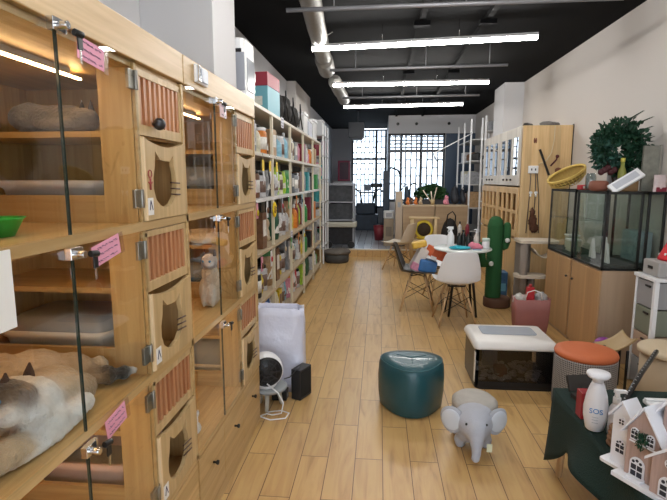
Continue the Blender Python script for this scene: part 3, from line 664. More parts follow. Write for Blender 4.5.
pref = {  # what the photo shows, level -> colours/kinds in the nearest bays
 (4, 0): [('white', 'bag'), ('silver', 'box'), ('white', 'box'), ('grey', 'bag'), ('cream', 'bottle')],
 (3, 0): [('black', 'bag'), ('red', 'bag'), ('maroon', 'bag'), ('pink', 'pouch'), ('brown', 'jar')],
 (2, 0): [('pink', 'bag'), ('tan', 'toy'), ('yellow', 'pouch'), ('white', 'toy'), ('brown', 'box')],
 (1, 0): [('maroon', 'bag'), ('dark green', 'jar'), ('brown', 'bag'), ('black', 'jar'), ('yellow', 'pouch')],
 (0, 0): [('black', 'bag'), ('yellow', 'bag'), ('blue', 'bag'), ('red', 'box'), ('silver', 'can')],
 (4, 1): [('brown', 'bag'), ('tan', 'box'), ('green', 'bag'), ('white', 'bottle'), ('light blue', 'bottle')],
 (3, 1): [('grey', 'bag'), ('black', 'bag'), ('silver', 'bag'), ('dark green', 'pouch'), ('lime green', 'bag')],
 (2, 1): [('tan', 'bag'), ('beige', 'toy'), ('dark green', 'bag'), ('black', 'bag'), ('white', 'pouch')],
 (1, 1): [('tan', 'bag'), ('green', 'bag'), ('brown', 'box'), ('cream', 'bag'), ('yellow', 'jar')],
 (0, 1): [('blue', 'bag'), ('white', 'bag'), ('cream', 'bag'), ('yellow', 'box'), ('light blue', 'bag')],
 (4, 2): [('light blue', 'bottle'), ('white', 'box'), ('blue', 'bottle'), ('cream', 'bag'), ('grey', 'box')],
 (3, 2): [('lime green', 'bag'), ('green', 'bag'), ('black', 'box'), ('beige', 'bag'), ('grey', 'jar')],
 (0, 2): [('light blue', 'bag'), ('pink', 'bag'), ('orange', 'bag'), ('white', 'bag'), ('red', 'bag')],
 (3, 3): [('brown', 'box'), ('purple', 'bag'), ('cream', 'bag'), ('grey', 'bag'), ('teal', 'box')],
}
rd = random.Random(11); seed = 100
for lv in range(5):
    for b in range(5):
        items = pref.get((lv, b))
        if not items:
            base_c = ['cream', 'white', 'beige', 'tan', 'grey', 'brown', 'lime green', 'black', 'silver', 'dark green', 'yellow', 'light blue', 'maroon', 'green', 'orange', 'pink']
            cs = rd.sample(base_c, 6); items = [(c, rd.choice(['bag', 'bag', 'box', 'jar', 'bottle', 'pouch'])) for c in cs]
        y = BAYS[b]+.025; hmax = LV[lv+1]-LV[lv]-.07
        if len(items) < 6: items = items+[next((c, k) for c, k in [('silver', 'can'), ('cream', 'jar'), ('grey', 'can'), ('orange', 'can'), ('teal', 'can')] if c not in [i[0] for i in items])]
        n = len(items); w = (.91-.05)/n
        for i, (c, k) in enumerate(items):
            seed += 1; h = hmax*rd.uniform(.68, .97)
            if k in ('jar', 'can'): h = min(h, .24)
            if k == 'pouch': h *= .7
            yy = y+w*(i+.5); z = LV[lv]+.001; ww = w*rd.uniform(.86, .96); dd = rd.uniform(.12, .2); xx = -.98-.02-dd/2-rd.uniform(.0, .03)
            lab = f'{c} {KN[k]} on {LVN[lv]} shelf, {BN[b]} of the ivory store rack'
            if k == 'toy': toy(c, (xx-.0, yy, z), lab, ww*.95, h*.85, 'plush toys on the store rack')
            else: product(k, c, (xx, yy, z), lab, ww, h, min(dd, .09 if k in ('bag', 'pouch') else dd), seed, R(rd.uniform(-42, -12)) if k in ('bag', 'pouch') else R(rd.uniform(-8, 8)) if k != 'box' else R(rd.uniform(-5, 0)), KN[k]+'s on the ivory store rack', detail=b < 3)
# hanging yellow and white cards under the second highest shelf
for i, (y, c, l) in enumerate([(3.98, 'yellow', 'yellow card toy hanging from rack shelf, nearest of the hanging three'), (4.24, 'yellow', 'yellow card toy hanging beside an ivory post, middle of hanging three'), (4.52, 'white', 'white and yellow strap toy hanging from shelf, farthest of hanging three')]):
    t = T('hanging_toy', l, 'toy', (-.955, y, 1.655), 0, 'toys hanging under the shelf edge')
    MB().box(-.002, .002, -.035, .035, -.09, 0).build('card', mat('card_yellow', (.78, .55, .05), .6), t, .001, False)
    mb = MB(); mb.tube([(0, 0, -.09), (.004, .006, -.15), (0, -.004, -.20)], [.008, .006, .004], 6); mb.build('strap', WHITE, t, world=False)
    MB().cyl((0, 0, 0), (-.004, 0, .055), .002, n=6).build('hook', CHROME, t, world=False)
for lv_, (zz, ln) in enumerate([(1.31, 'third highest'), (.865, 'third lowest')]):
    for i, (y, c) in enumerate([(3.75, 'pink'), (4.1, 'white'), (4.75, 'grey'), (5.1, 'green'), (5.6, 'orange'), (6.0, 'light blue')]):
        t = T('hanging_toy', f'{c} small card toy hanging under the {ln} shelf of the ivory rack', 'toy', (-.955, y+.12*lv_, zz), 0, 'toys hanging under the shelf edge')
        MB().box(-.002, .002, -.03, .03, -.12-.02*(i % 3), 0).build('card', PM(c), t, .001, False); MB().cyl((0, 0, 0), (-.010, 0, .012), .002, n=6).build('hook', CHROME, t, world=False)
        MB().ball((.006, 0, -.075), (.010, .020, .026), 8).build('toy_body', PM(['yellow', 'brown', 'red', 'beige', 'white', 'black'][(i+lv_) % 6]), t, world=False)
t = T('sunflower_toy', 'yellow flower toy hanging on a front post of the store rack', 'toy', (-.964, 4.43, 1.22))
mb = MB()
for k in range(12):
    a = 2*pi*k/12; mb.ball((.0, .055*cos(a), .055*sin(a)), (.01, .018, .018), 8)
mb.build('petals', mat('petal_yellow', (.80, .58, .02), .7), t, world=False); MB().ball((.006, 0, 0), (.012, .035, .035), 12).build('flower_centre', mat('flower_brown', (.30, .18, .02), .8), t, world=False)
# price strips
for (y, z, l) in [(4.86, 2.07, 'white price card clipped to top rail of the store rack'), (5.3, .90, 'bluish price ticket stuck on the rack shelf edge')]:
    t = T('price_card', l, 'price card', (-.9655, y, z)); MB().box(0, .003, -.06, .06, -.07, .03).build('card', mat('pc', (.55, .55, .62), .5), t, .001, False)
    mb = MB(); text_lines(mb, lambda u, v: Vector((.0035, -.06+.12*u, .03-.1*v)), 3, 1, 1, 0, int(y*10)); mb.build('writing', INK, t, world=False)
# goods on top of the rack
t = T('water_dispenser', 'tall white appliance with grey side window on top of the store rack', 'appliance', (-1.10, 3.66, 2.086))
mb = MB(); mb.prism(rr(.28, .30, .05), 0, .40, 'z'); mb.build('housing', WHITE, t, .006, False)
mb = MB().box(.05, .1401, -.158, -.150, .04, .30); mb.box(.141, .146, -.10, .10, .05, .28); mb.build('side_window', mat('grey_window', (.33, .35, .40), .2), t, .002, False)
MB().box(.03, .12, -.162, -.151, .30, .325).build('handle', BLACK, t, .003, False)
t = T('film_roll', 'clear plastic wrapped bundle on the store rack beside the white appliance', 'bundle', (-1.12, 4.03, 2.086))
blob('wrap', [((-1.12, 4.03, 2.22), (.10, .09, .15), None), ((-1.10, 4.07, 2.33), (.08, .08, .10), None)], .02, mat('wrap_film', (.55, .56, .56), .2, bump=.8, bscale=15), t, shag=.01)
t = T('gift_box', 'light blue box with dark red lid top on the store rack', 'box', (-1.12, 4.62, 2.086), R(-4))
MB().box(-.13, .13, -.20, .20, 0, .24).build('carton', mat('box_blue', (.16, .42, .52), .5), t, .003, False)
mb = MB(); mb.prism([(-.13, .241), (.13, .241), (.13, .36), (-.02, .36), (-.13, .30)], -.20, .20, 'y'); mb.build('lid', mat('box_red', (.33, .035, .06), .5), t, .003, False)
MB().box(-.08, .08, -.2025, -.2005, .07, .15).build('printed_label', LABELM, t, world=False)
for k, (y, hh, l) in enumerate([(5.12, .30, 'black cloth bag on top of store rack right of the blue box'), (5.55, .34, 'black backpack slumped on the store rack, middle of the three'), (6.05, .30, 'dark bag on top of store rack, farthest of the three')]):
    t = T('black_bag', l, 'bag', (-1.12, y, 2.086), 0, 'black bags on top of the store rack')
    blob('body', [((-1.12, y, 2.086+hh*.42), (.13, .17, hh*.44), None), ((-1.10, y+.04, 2.086+hh*.72), (.09, .12, hh*.3), None)], .02, mat('black_cloth', (.018, .016, .015), .8, bump=.5, bscale=20), t, shag=.008)
    mb = MB(); mb.tube([(-.98, y-.10, 2.12), (-.96, y-.06, 2.30), (-.98, y+.02, 2.40), (-.99, y+.08, 2.30), (-.97, y+.12, 2.11)], .008, 6); mb.build('strap', BLACK, t)
for k, (y, w, h, c, l) in enumerate([(6.60, .34, .28, (.62, .62, .62), 'white storage box on top of store rack beside the dark bags'), (7.05, .34, .24, (.50, .52, .60), 'pale blue storage box on top of store rack, middle one'), (7.55, .40, .30, (.60, .60, .60), 'tall white storage box at the far end of store rack')]):
    t = T('storage_box', l, 'box', (-1.13, y, 2.086), 0, 'storage boxes on top of the rack')
    MB().box(-.14, .14, -w/2, w/2, 0, h-.03).build('bin', mat('bin%d' % k, c, .4, var=.2, vscale=12), t, .01, False); MB().box(-.15, .15, -w/2-.008, w/2+.008, h-.03, h).build('lid', WHITE, t, .004, False)
# yellow-green cushion roll at the front end of the rack top
mb = MB().box(-1.24, -.985, 3.82, 4.38, 2.088, 2.103); solo('yellow_mat', mb, mat('mat_yellow', (.45, .42, .10), .8), 'olive yellow mat lying on the store rack under the blue box', 'mat', bevel=.004)
# second rack, farther
RB = [8.55, 9.02, 9.30]
rack('wire_rack', 'narrow white wire rack beyond the ivory store rack', -1.28, -.98, [8.50, 8.90, 9.28], [(z, .015) for z in (.3, .7, 1.1, 1.5, 1.9, 2.25)], 2.45, WHITE, mat('wire_grey', (.42, .42, .42), .4), .012)
seed = 500
for j, z in enumerate((.3, .7, 1.1, 1.5, 1.9)):
    for i, y in enumerate((8.62, 8.77, 9.02, 9.17)):
        seed += 1; c = ['grey', 'black', 'cream', 'dark green', 'white', 'silver', 'brown', 'pink', 'tan', 'maroon', 'teal'][(i*3+j*5) % 11]
        product('box' if (i+j) % 2 else 'bag', c, (-1.12, y, z+.001), f'{c} {"carton" if (i+j)%2 else "bag"} on {["lowest","second","middle","fourth","top"][j]} tier of white wire rack, {["first","second","third","last"][i]} from front', .13, .26+.04*(i % 2), .16, seed, 0, 'goods on the white wire rack', False)
t = T('storage_box', 'translucent white bin on top tier of the white wire rack', 'box', (-1.13, 8.75, 2.251), 0, 'storage boxes on top of the rack'); MB().box(-.13, .13, -.18, .18, 0, .24).build('bin', mat('bin_t', (.55, .57, .60), .3), t, .01, False); MB().box(-.135, .135, -.19, .19, .24, .265).build('lid', WHITE, t, .004, False)

# ------------------------------------------------------------------ right side: glass tanks
TB = mat('tank_rim', (.012, .014, .014), .35)
WATERY = mat('tank_gravel', (.06, .065, .065), .8, var=.6, vscale=60, bump=.6, bscale=80)
def tank(x0, x1, y0, y1, z0, z1, label, extra=0):
    t = T('glass_tank', label, 'tank', ((x0+x1)/2, (y0+y1)/2, z0), 0, 'black-rimmed glass tanks')
    mb = MB()
    for x in (x0, x1):
        for y in (y0, y1):
            sx = .017 if x == x0 else -.017; sy = .017 if y == y0 else -.017
            mb.box(x, x+sx, y, y+sy, z0, z1)
    for z, h in ((z0, .02), (z1-.02, .02)):
        mb.box(x0, x1, y0, y0+.014, z, z+h).box(x0, x1, y1-.014, y1, z, z+h).box(x0, x0+.014, y0, y1, z, z+h).box(x1-.014, x1, y0, y1, z, z+h)
    mb.build('frame', TB, t, .001)
    g = MB(); g.box(x0+.004, x0+.008, y0+.014, y1-.014, z0+.02, z1-.02).box(x0+.014, x1-.014, y0+.004, y0+.008, z0+.02, z1-.02).box(x0+.014, x1-.014, y1-.008, y1-.004, z0+.02, z1-.02).box(x1-.008, x1-.004, y0+.014, y1-.014, z0+.02, z1-.02)
    g.build('glass_panes', TANKG, t)
    MB().box(x0+.014, x1-.014, y0+.014, y1-.014, z0+.001, z0+.045).build('gravel_bed', WATERY, t)
    return t
TZ = .775
tank(1.775, 2.055, 4.0, 4.57, TZ, 1.40, 'black-rimmed glass tank on beech cupboard, nearer of the two by the basket')
tank(1.775, 2.055, 4.62, 5.25, TZ, 1.40, 'black-rimmed glass tank farther back, next to the tall pine villa')
tank(2.09, 2.225, 4.0, 4.57, TZ, 1.40, 'glass tank against the cream wall at the right edge')
SAIL = mat('bleached_white', (.55, .56, .54), .6)
for k, (y, h, x) in enumerate([(4.12, .16, 1.86), (4.24, .20, 1.90), (4.38, .17, 1.86)]):
    mb = MB(); mb.prism([(-.05, 0), (.05, 0), (.035, h*.5), (.0, h), (-.02, h*.6)], -.012, .012, 'x')
    solo('white_slate', mb, SAIL, ['white pointed stone inside the nearer tank, closest to its end pane', 'tallest white pointed stone in the middle of the nearer tank', 'white pointed stone deepest inside the nearer tank'][k], 'stone', 'white stones in the tank', loc=(x, y, TZ+.0455), bevel=.004)
for k, (x, y, s) in enumerate([(1.85, 4.78, .10), (1.92, 5.0, .12)]):
    t = T('jar_stack', ['clear lidded container inside the farther tank, near its front pane', 'clear lidded container at the back inside the farther tank'][k], 'container', (x, y, TZ+.0455), 0, 'containers in the far tank')
    MB().box(-.05, .05, -.06, .06, 0, s).build('tub', mat('tub_cream', (.5, .5, .40), .4), t, .006, False); MB().box(-.055, .055, -.065, .065, s, s+.015).build('lid', WHITE, t, .003, False)
MB2 = MB().box(1.80, 2.03, 4.66, 5.2, 1.12, 1.126); solo('tank_glass_ledge', MB2, glassmat('ledge', (.8, .85, .85), .1, .1), 'clear ledge half way up inside the farther tank', 'ledge')
mb = MB().box(2.10, 2.20, 4.10, 4.40, TZ+.046, TZ+.30); solo('blue_cool_box', mb, mat('icy_blue', (.30, .40, .45), .3, var=.4, vscale=9), 'pale blue box inside the right-edge tank', 'box', bevel=.01)
# cupboards underneath
def cupboard(x0, x1, y0, y1, label, knobs):
    t = T('tank_cupboard', label, 'cupboard', ((x0+x1)/2, (y0+y1)/2, 0), 0, 'beech cupboards under the glass tanks')
    b = MB().box(x0+.012, x1, y0, y1, 0, TZ-.003); b.build('body', MDF2, t, .002)
    ym = (y0+y1)/2
    d = MB().box(x0-.004, x0+.011, y0+.003, y1-.003, .04, TZ-.012).build('door', MDF, t, .0015)
    for z in (.58, .54): 
        pass
    k = MB().ball((x0-.016, knobs, .60), .011, 10).cyl((x0-.004, knobs, .60), (x0-.016, knobs, .60), .004, n=8); k.build('knob', BLACK, d)
    return t
cupboard(1.775, 2.06, 4.0, 4.575, 'beech laminate cupboard under the nearer glass tank', 4.53)
cupboard(1.775, 2.06, 4.62, 5.25, 'beech laminate cupboard under the farther glass tank', 4.67)
cupboard(2.10, 2.236, 4.0, 4.575, 'laminate cupboard against the right wall behind the drawers', 4.1)

# on top of the tanks
ZT = 1.402
t = T('wicker_basket', 'tilted yellow oval wicker basket standing on the far tank', 'basket', (1.87, 5.02, ZT))
M = Matrix.Translation((-.03, 0, .118)) @ Matrix.Rotation(R(-27), 4, 'Y') @ Matrix.Rotation(R(16), 4, 'X')
YW = mat('yellow_wicker', (.72, .52, .14), .6)
rim = MB(); 
for rr_, zz in ((1, 0), (1.0, .010), (.97, .006)): rim.tube([M @ Vector((.185*rr_*cos(a*pi/18), .125*rr_*sin(a*pi/18), .03+zz)) for a in range(36)], .008, 6, closed=True)
rim.build('rim', YW, t, world=False)
cloth('bowl_weave', lambda u, v: tuple(M @ Vector(((.183-.08*v**1.6)*cos(2*pi*u), (.123-.055*v**1.6)*sin(2*pi*u), .028-.085*v))), 40, 6, mat('wicker_skin', (.34, .22, .05), .7, var=.35, vscale=60), t, .003, world=False)
wv = MB()
for k in range(30):
    a = 2*pi*k/30; wv.tube([M @ Vector((.187*cos(a), .127*sin(a), .03)), M @ Vector((.172*cos(a+.1), .113*sin(a+.1), -.03)), M @ Vector((.115*cos(a+.2), .08*sin(a+.2), -.07))], .004, 5)
for q in (.0, .35, .7, 1.0): wv.tube([M @ Vector(((.186-.07*q)*cos(a*pi/18), (.126-.045*q)*sin(a*pi/18), .02-.09*q)) for a in range(36)], .003, 5, closed=True)
wv.build('weave', YW, t, world=False)
t = T('treat_pack', 'red and white packet lying on the tank under the yellow basket', 'packet', (1.91, 4.72, ZT)); MB().box(-.075, .075, -.04, .04, 0, .045).build('packet', PM('red'), t, .008, False); MB().box(-.05, .05, -.0415, -.0405, .012, .034).build('printed_label', LABELM, t, world=False)
t = T('glass_jar', 'clear glass jar with pebbles beside the wreath on the tank', 'jar', (1.90, 4.62, ZT))
MB().lathe([(.035, 0), (.045, .01), (.045, .12), (.035, .14), (.035, .15), (.033, .15), (.033, .138), (.042, .118), (.042, .012), (0, .010)], n=20).build('glass', glassmat('jar_glass', (.8, .85, .86), .05, .15), t, world=False)
blob('pebbles', [((1.90, 4.62, ZT+.045), (.034, .034, .032), None), ((1.91, 4.62, ZT+.08), (.025, .025, .02), None)], .008, mat('pebble', (.45, .44, .46), .6, var=.5, vscale=60), t, shag=.006)
# wreath: curved branch with leaves
t = T('artificial_plant', 'dark green leafy arching artificial plant standing on the glass tanks', 'plant', (1.985, 4.30, ZT))
rd = random.Random(3)
LF = mat('leaf_dark', (.012, .055, .028), .6, var=.5, vscale=14); LF2 = mat('leaf_blue_green', (.03, .09, .07), .6, var=.4, vscale=14)
def leafmesh(mb, p, d, up, L, W, mi=0):
    d = d.normalized(); s = d.cross(up); s = s.normalized() if s.length > 1e-4 else d.orthogonal().normalized(); n = s.cross(d)
    pts = [p, p+d*L*.3+s*W*.5+n*L*.04, p+d*L*.3-s*W*.5+n*L*.04, p+d*L*.7+s*W*.42-n*L*.02, p+d*L*.7-s*W*.42-n*L*.02, p+d*L-n*L*.12, p+d*L*.3-n*L*.03, p+d*L*.7-n*L*.08]
    mb.add(pts, [(0, 1, 6), (0, 6, 2), (1, 3, 7, 6), (6, 7, 4, 2), (3, 5, 7), (7, 5, 4)], mi, True)
arc = [Vector((.14*cos(a)-.005, .0, .345+.145*sin(a))) for a in [pi*1.35-i*pi*1.85/25 for i in range(26)]]
leaves = MB()
for i in range(2300):
    q = rd.random(); k = q*24.99; j = int(k); c = arc[j].lerp(arc[j+1], k-j)
    rad = .10*(.85+.2*sin(q*pi)); a, b = rd.uniform(0, 2*pi), rd.uniform(-1, 1)
    dirv = Vector((cos(a)*sqrt(1-b*b), sin(a)*sqrt(1-b*b)*.8, b)); p = c+dirv*rad*rd.random()**.6
    leafmesh(leaves, p, dirv+Vector((rd.uniform(-.5, .5), rd.uniform(-.5, .5), rd.uniform(-.4, .4))), Vector((rd.uniform(-1, 1), rd.uniform(-1, 1), rd.uniform(-.3, 1))), rd.uniform(.028, .05), rd.uniform(.018, .03), 1 if q < .25 and rd.random() < .5 else 0)
leaves.build('foliage', [LF, LF2], t, world=False)
fr = MB()
for (bx, bz, a, L) in [(.06, .53, 22, .18), (.08, .475, 18, .16), (.10, .42, 14, .14), (.10, .36, 5, .13), (.02, .57, 30, .15)]:
    for s in range(9):
        q = s/8; p = Vector((bx+cos(R(a))*L*q, -.02+.004*s, bz+sin(R(a))*L*q)); 
        for sg in (-1, 1): leafmesh(fr, p, Vector((cos(R(a)), sg*.5, sin(R(a))+sg*.15)), Vector((0, 0, 1)), .045*(1.1-q*.6), .016)
    fr.tube([(bx, -.02, bz), (bx+cos(R(a))*L*1.05, .015, bz+sin(R(a))*L*1.05)], [.005, .0025], 5)
fr.build('fronds', LF, t, world=False)
MB().tube([(-.02, 0, .02), (-.05, 0, .12), (-.10, 0, .24)]+[tuple(a) for a in arc[6:]], .008, 6).build('branch', mat('bark', (.06, .035, .02), .8), t, world=False)
fl = MB()
for k in range(5): fl.ball((-.17+.025*k, -.07, .155+.016*(k % 3)), .028, 8)
fl.build('dark_red_flowers', mat('dark_red', (.06, .012, .016), .6), t, world=False)
MB().lathe([(.05, 0), (.055, .02), (.03, .03), (0, .03)], n=14).build('base', mat('bark2', (.08, .05, .03), .8), t, world=False)
# yellow-green inner figure and grey vase
t = T('yellow_bottle', 'yellow green slim bottle framed by the arching plant', 'bottle', (1.965, 4.20, ZT)); MB().lathe([(.03, 0), (.035, .02), (.03, .16), (.014, .20), (.014, .235)], n=14).build('body', mat('yg', (.24, .25, .05), .4), t, world=False); MB().lathe([(.017, .235), (.017, .265), (0, .268)], n=12).build('cap', mat('yg2', (.55, .5, .1), .4), t, world=False)
solo('grey_canister', MB().lathe([(.055, 0), (.06, .01), (.06, .22), (.05, .235), (0, .236)], (2.02, 4.44, ZT), 20), mat('canister', (.24, .24, .26), .4), 'grey canister behind the white frame under the arching plant', 'canister')
# white framed tablet leaning
t = T('framed_print', 'white framed panel leaning on the wooden bowl on the tanks', 'frame', (1.93, 4.05, ZT)); M = Matrix.Translation((0, 0, .082)) @ Matrix.Rotation(R(-33), 4, 'Y') @ Matrix.Rotation(R(48), 4, 'X')
MB().box(-.13, .13, -.045, .045, -.012, .012).xf(M).build('border', WHITE, t, .004, False); MB().box(-.10, .10, -.025, .028, .012, .0135).xf(M).build('inset_panel', mat('inset', (.50, .52, .58), .3), t, world=False)
t = T('wooden_planter', 'tan wooden block bowl with dark rim under the arching plant', 'bowl', (2.0, 4.16, ZT)); MB().prism(rr(.15, .07, .03), 0, .085, 'z').build('bowl', mat('tan_wood', (.30, .18, .08), .5), t, .004, False); MB().prism(rr(.16, .08, .03), .085, .105, 'z').build('rim', mat('dark_rim', (.05, .015, .012), .5), t, .003, False)
solo('brown_pot', MB().lathe([(.06, 0), (.075, .03), (.07, .075), (.05, .085), (0, .085)], (1.80, 4.22, ZT), 18), mat('terracotta', (.22, .08, .05), .7), 'low reddish brown pot at the corner of the near tank', 'pot')
t = T('grey_board', 'tall grey mottled board leaning on the wall right of the plant', 'board', (2.175, 4.14, ZT), R(0)); MB().box(-.09, .035, -.012, .012, 0, .36).build('panel', mat('mottled', (.20, .20, .17), .8, var=.7, vscale=16), t, .002, False); MB().box(.035, .045, -.014, .014, 0, .365).build('edge_strip', mat('board_edge', (.30, .28, .24), .6), t, world=False)
t = T('snack_bag', 'red and white snack bag standing at the right end of the tanks', 'bag', (2.155, 4.00, ZT), R(-75)); bag_mesh(.11, .13, .05, 77).build('packet', mat('snack_white', (.6, .5, .5), .3, var=.4, vscale=20), t, world=False); MB().box(.018, .026, -.045, .045, .0, .035).build('red_band', PM('maroon'), t, .004, False)

# ------------------------------------------------------------------ tall pine villa against the right wall
VX0, VX1, VY0, VY1, VZ = 1.67, 2.23, 6.0, 8.05, 2.12
t = T('cat_villa', 'tall pine cat villa with white window doors standing by right wall', 'cabinet', ((VX0+VX1)/2, (VY0+VY1)/2, 0))
b = MB().box(VX0, VX1, VY0, VY0+.03, 0, VZ).box(VX0, VX1, VY1-.03, VY1, 0, VZ).box(VX1-.02, VX1, VY0+.03, VY1-.03, 0, VZ).box(VX0, VX1-.02, VY0+.03, VY1-.03, VZ-.03, VZ).box(VX0+.01, VX1-.02, VY0+.03, VY1-.03, 0, .08)
for z in (.78, 1.40): b.box(VX0+.02, VX1-.02, VY0+.03, VY1-.03, z-.02, z)
b.build('carcass', [OAKTOP], t, .003)
vm = (VY0+VY1)/2
WP = wood('whitewashed', (.62, .58, .52), (.52, .47, .41), 'z')
for k in range(2):
    a, c = VY0+.03+k*(vm-VY0-.01), VY0+.03+(k+1)*(vm-VY0-.02)
    # upper door with three tall windows
    fr = MB(); w = (c-a); 
    fr.box(VX0-.02, VX0-.002, a, c, 1.42, 1.55).box(VX0-.02, VX0-.002, a, c, 2.00, VZ-.005)
    for q in range(4): y = a+(w-.09)*q/3+.0; fr.box(VX0-.02, VX0-.002, y, y+.09, 1.55, 2.00)
    d = fr.build('window_door', WP, t, .002)
    MB().box(VX0-.013, VX0-.009, a+.05, c-.05, 1.55, 2.0).build('pane', glassmat('villa_glass', (.55, .62, .72), .0, .45), d)
    kn = MB()
    for q in (.32, .5, .68): kn.ball((VX0-.03, a+w*q, 1.49), .014, 8)
    kn.build('knobs', BLACK, d)
    # lower lattice door
    lf = MB(); lf.box(VX0-.02, VX0-.002, a, c, .80, .88).box(VX0-.02, VX0-.002, a, c, 1.32, 1.40)
    for q in range(5): y = a+(w-.07)*q/4; lf.box(VX0-.02, VX0-.002, y, y+.07, .88, 1.32)
    lf.box(VX0-.018, VX0-.004, a, c, 1.08, 1.12)
    lf.build('lattice_door', OAKTOP, t, .002)
    ld = MB().box(VX0-.02, VX0-.002, a, c, .09, .77); dd = ld.build('lower_door', OAKTOP, t, .002); MB().ball((VX0-.03, c-.08 if k == 0 else a+.08, .62), .014, 8).build('knob', BLACK, dd)
MB().box(VX1-.002, VX1+.005, VY0-.004, VY0+.02, 0, VZ+.01).build('edge_strip', BLACKM, t)
kn = MB()
for q in range(2): kn.ball((1.80+.02*q, 5.997, 1.945), (.010, .004, .032), 10)
MB().ball((2.09, 5.999, 1.60), (.04, .004, .034), 14).build('knot', mat('knot', (.20, .07, .04), .6), t); kn.build('knot', mat('knot', (.20, .07, .04), .6), t)
# things hanging on its side
t = T('power_strip', 'white power socket block fixed to the side of the pine villa', 'socket', (1.80, 5.985, 1.61)); MB().box(-.055, .055, -.02, .014, -.045, .045).build('block', WHITE, t, .004, False)
for sx in (-.022, .022): MB().box(sx-.007, sx+.007, -.0215, -.020, -.012, .012).build('outlet', BLACK, t, world=False)
CORD = mat('cord_dark', (.06, .05, .05), .6); CORDL = mat('cord_cream', (.62, .52, .34), .6)
solo('cable', MB().tube([(2.02, 5.985, 2.11), (2.015, 5.975, 1.95), (1.99, 5.97, 1.80), (1.93, 5.97, 1.70), (1.85, 5.97, 1.67)], .005, 6), CORDL, 'cream cord hanging from the top of the pine villa to socket', 'cord', 'cords on the pine villa')
for k, (x0_, x1_, l) in enumerate([(1.775, 1.755, 'dark cord hanging straight from socket block, left one'), (1.83, 1.83, 'dark cord hanging straight from socket block, middle one'), (1.845, 1.90, 'dark cord hanging from socket block, right slanting one')]):
    solo('cable', MB().tube([(x0_, 5.975, 1.565), ((x0_+x1_)/2+.006, 5.97, 1.3), (x1_, 5.972, .86)], .005, 6), CORD, l, 'cord', 'cords on the pine villa')
t = T('feather_toy', 'dark brown feather bundle hanging on cords beside the pine villa', 'toy', (1.81, 5.94, 1.02))
blob('feathers', [((1.81, 5.92, 1.0), (.05, .04, .09), None), ((1.80, 5.92, 1.10), (.03, .03, .07), None), ((1.83, 5.92, .92), (.055, .04, .05), None)], .012, mat('feather', (.09, .035, .018), .9, bump=1, bscale=50), t, shag=.016)
t = T('white_bows', 'two small white bow clips hanging on the pine villa side', 'clip', (1.81, 5.96, 1.33))
mb = MB(); 
for sx in (-.03, .03): mb.ball((sx, 0, .01), (.022, .01, .018), 8); mb.ball((sx, 0, -.02), (.012, .01, .02), 8)
mb.build('bows', WHITE, t, world=False)
t = T('dark_racket', 'dark slim bar toy leaning on the side of the pine villa', 'toy', (1.95, 5.95, 1.60)); M = Matrix.Rotation(R(-20), 4, 'Y')
mb = MB().box(-.012, .012, -.01, .01, -.06, .26); mb.xf(Matrix.Rotation(R(-22), 4, 'Y')); mb.build('bar', BLACK, t, .003, False); mb = MB().tube([(.03, -.01, .05), (.09, -.012, .12), (.10, -.012, .16)], .010, 6).ball((.10, -.012, .16), .022, 8).build('grip', mat('dark_red_grip', (.10, .02, .02), .6), t, world=False)
for k, (x, y, l) in enumerate([(1.80, 6.35, 'small dark round toy on the villa top, left one'), (2.0, 6.2, 'grey plush lump on the villa top by the cream wall')]):
    t = T('small_toy', l, 'toy', (x, y, VZ+.0)); c0 = (.03, .025, .022) if k == 0 else (.22, .21, .20)
    blob('body', [((x, y, VZ+.035), (.05+.05*k, .04, .036), None, c0), ((x+.05+.03*k, y, VZ+.03), (.035+.04*k, .035, .03), None, (.10, .09, .09))], .012, FUR, t, shag=.004)

# rack above the platform, right
rack('storage_rack', 'tall white storage rack behind the pine villa, reaching near ceiling', 1.60, 1.92, [8.95, 9.30], [(z, .02) for z in (1.10, 1.52, 1.95, 2.35)], 2.55, WHITE, mat('shelf_w2', (.5, .5, .5), .4), .014, z0=.0) if False else None
rack('storage_rack', 'tall white storage rack behind the pine villa beside white column', 1.86, 2.20, [8.98, 9.28], [(z, .02) for z in (1.10, 1.52, 1.95, 2.35)], 2.60, WHITE, mat('shelf_w2', (.5, .5, .5), .4), .014)
rack('storage_rack', 'white storage rack standing on the platform by the navy panel', 1.72, 2.20, [9.60, 10.35, 11.1], [(z, .02) for z in (.5, .95, 1.40, 1.85, 2.25)], 2.62, WHITE, MATS['shelf_w2'], .014, z0=.14)
seed = 900
for (y, z, w, h, c, k, l) in [(9.85, 1.851, .30, .16, 'black', 'bag', 'black cloth bundle on the upper tier of platform rack, left'), (10.2, 1.851, .26, .18, 'brown', 'bag', 'brown bag on the upper tier of platform rack, right'), (9.85, 1.401, .28, .24, 'grey', 'box', 'grey carton on the middle tier of platform rack'), (10.25, 1.401, .26, .20, 'white', 'box', 'white carton on the middle tier of platform rack'),
        (9.85, .951, .26, .30, 'tan', 'box', 'tan carton on the lower tier of platform rack'), (10.2, .951, .24, .26, 'brown', 'box', 'brown carton on the lower tier of platform rack'), (10.7, .951, .26, .30, 'black', 'bag', 'black bag on lower tier of platform rack, far end'), (10.7, 1.401, .26, .26, 'cream', 'box', 'cream carton on middle tier, far end of platform rack'), (10.7, 1.851, .3, .2, 'silver', 'box', 'silver carton on upper tier, far end of platform rack')]:
    seed += 1; product(k, c, (1.88, y, z), l, w, h, .26, seed, 0, 'goods on the platform rack', False)
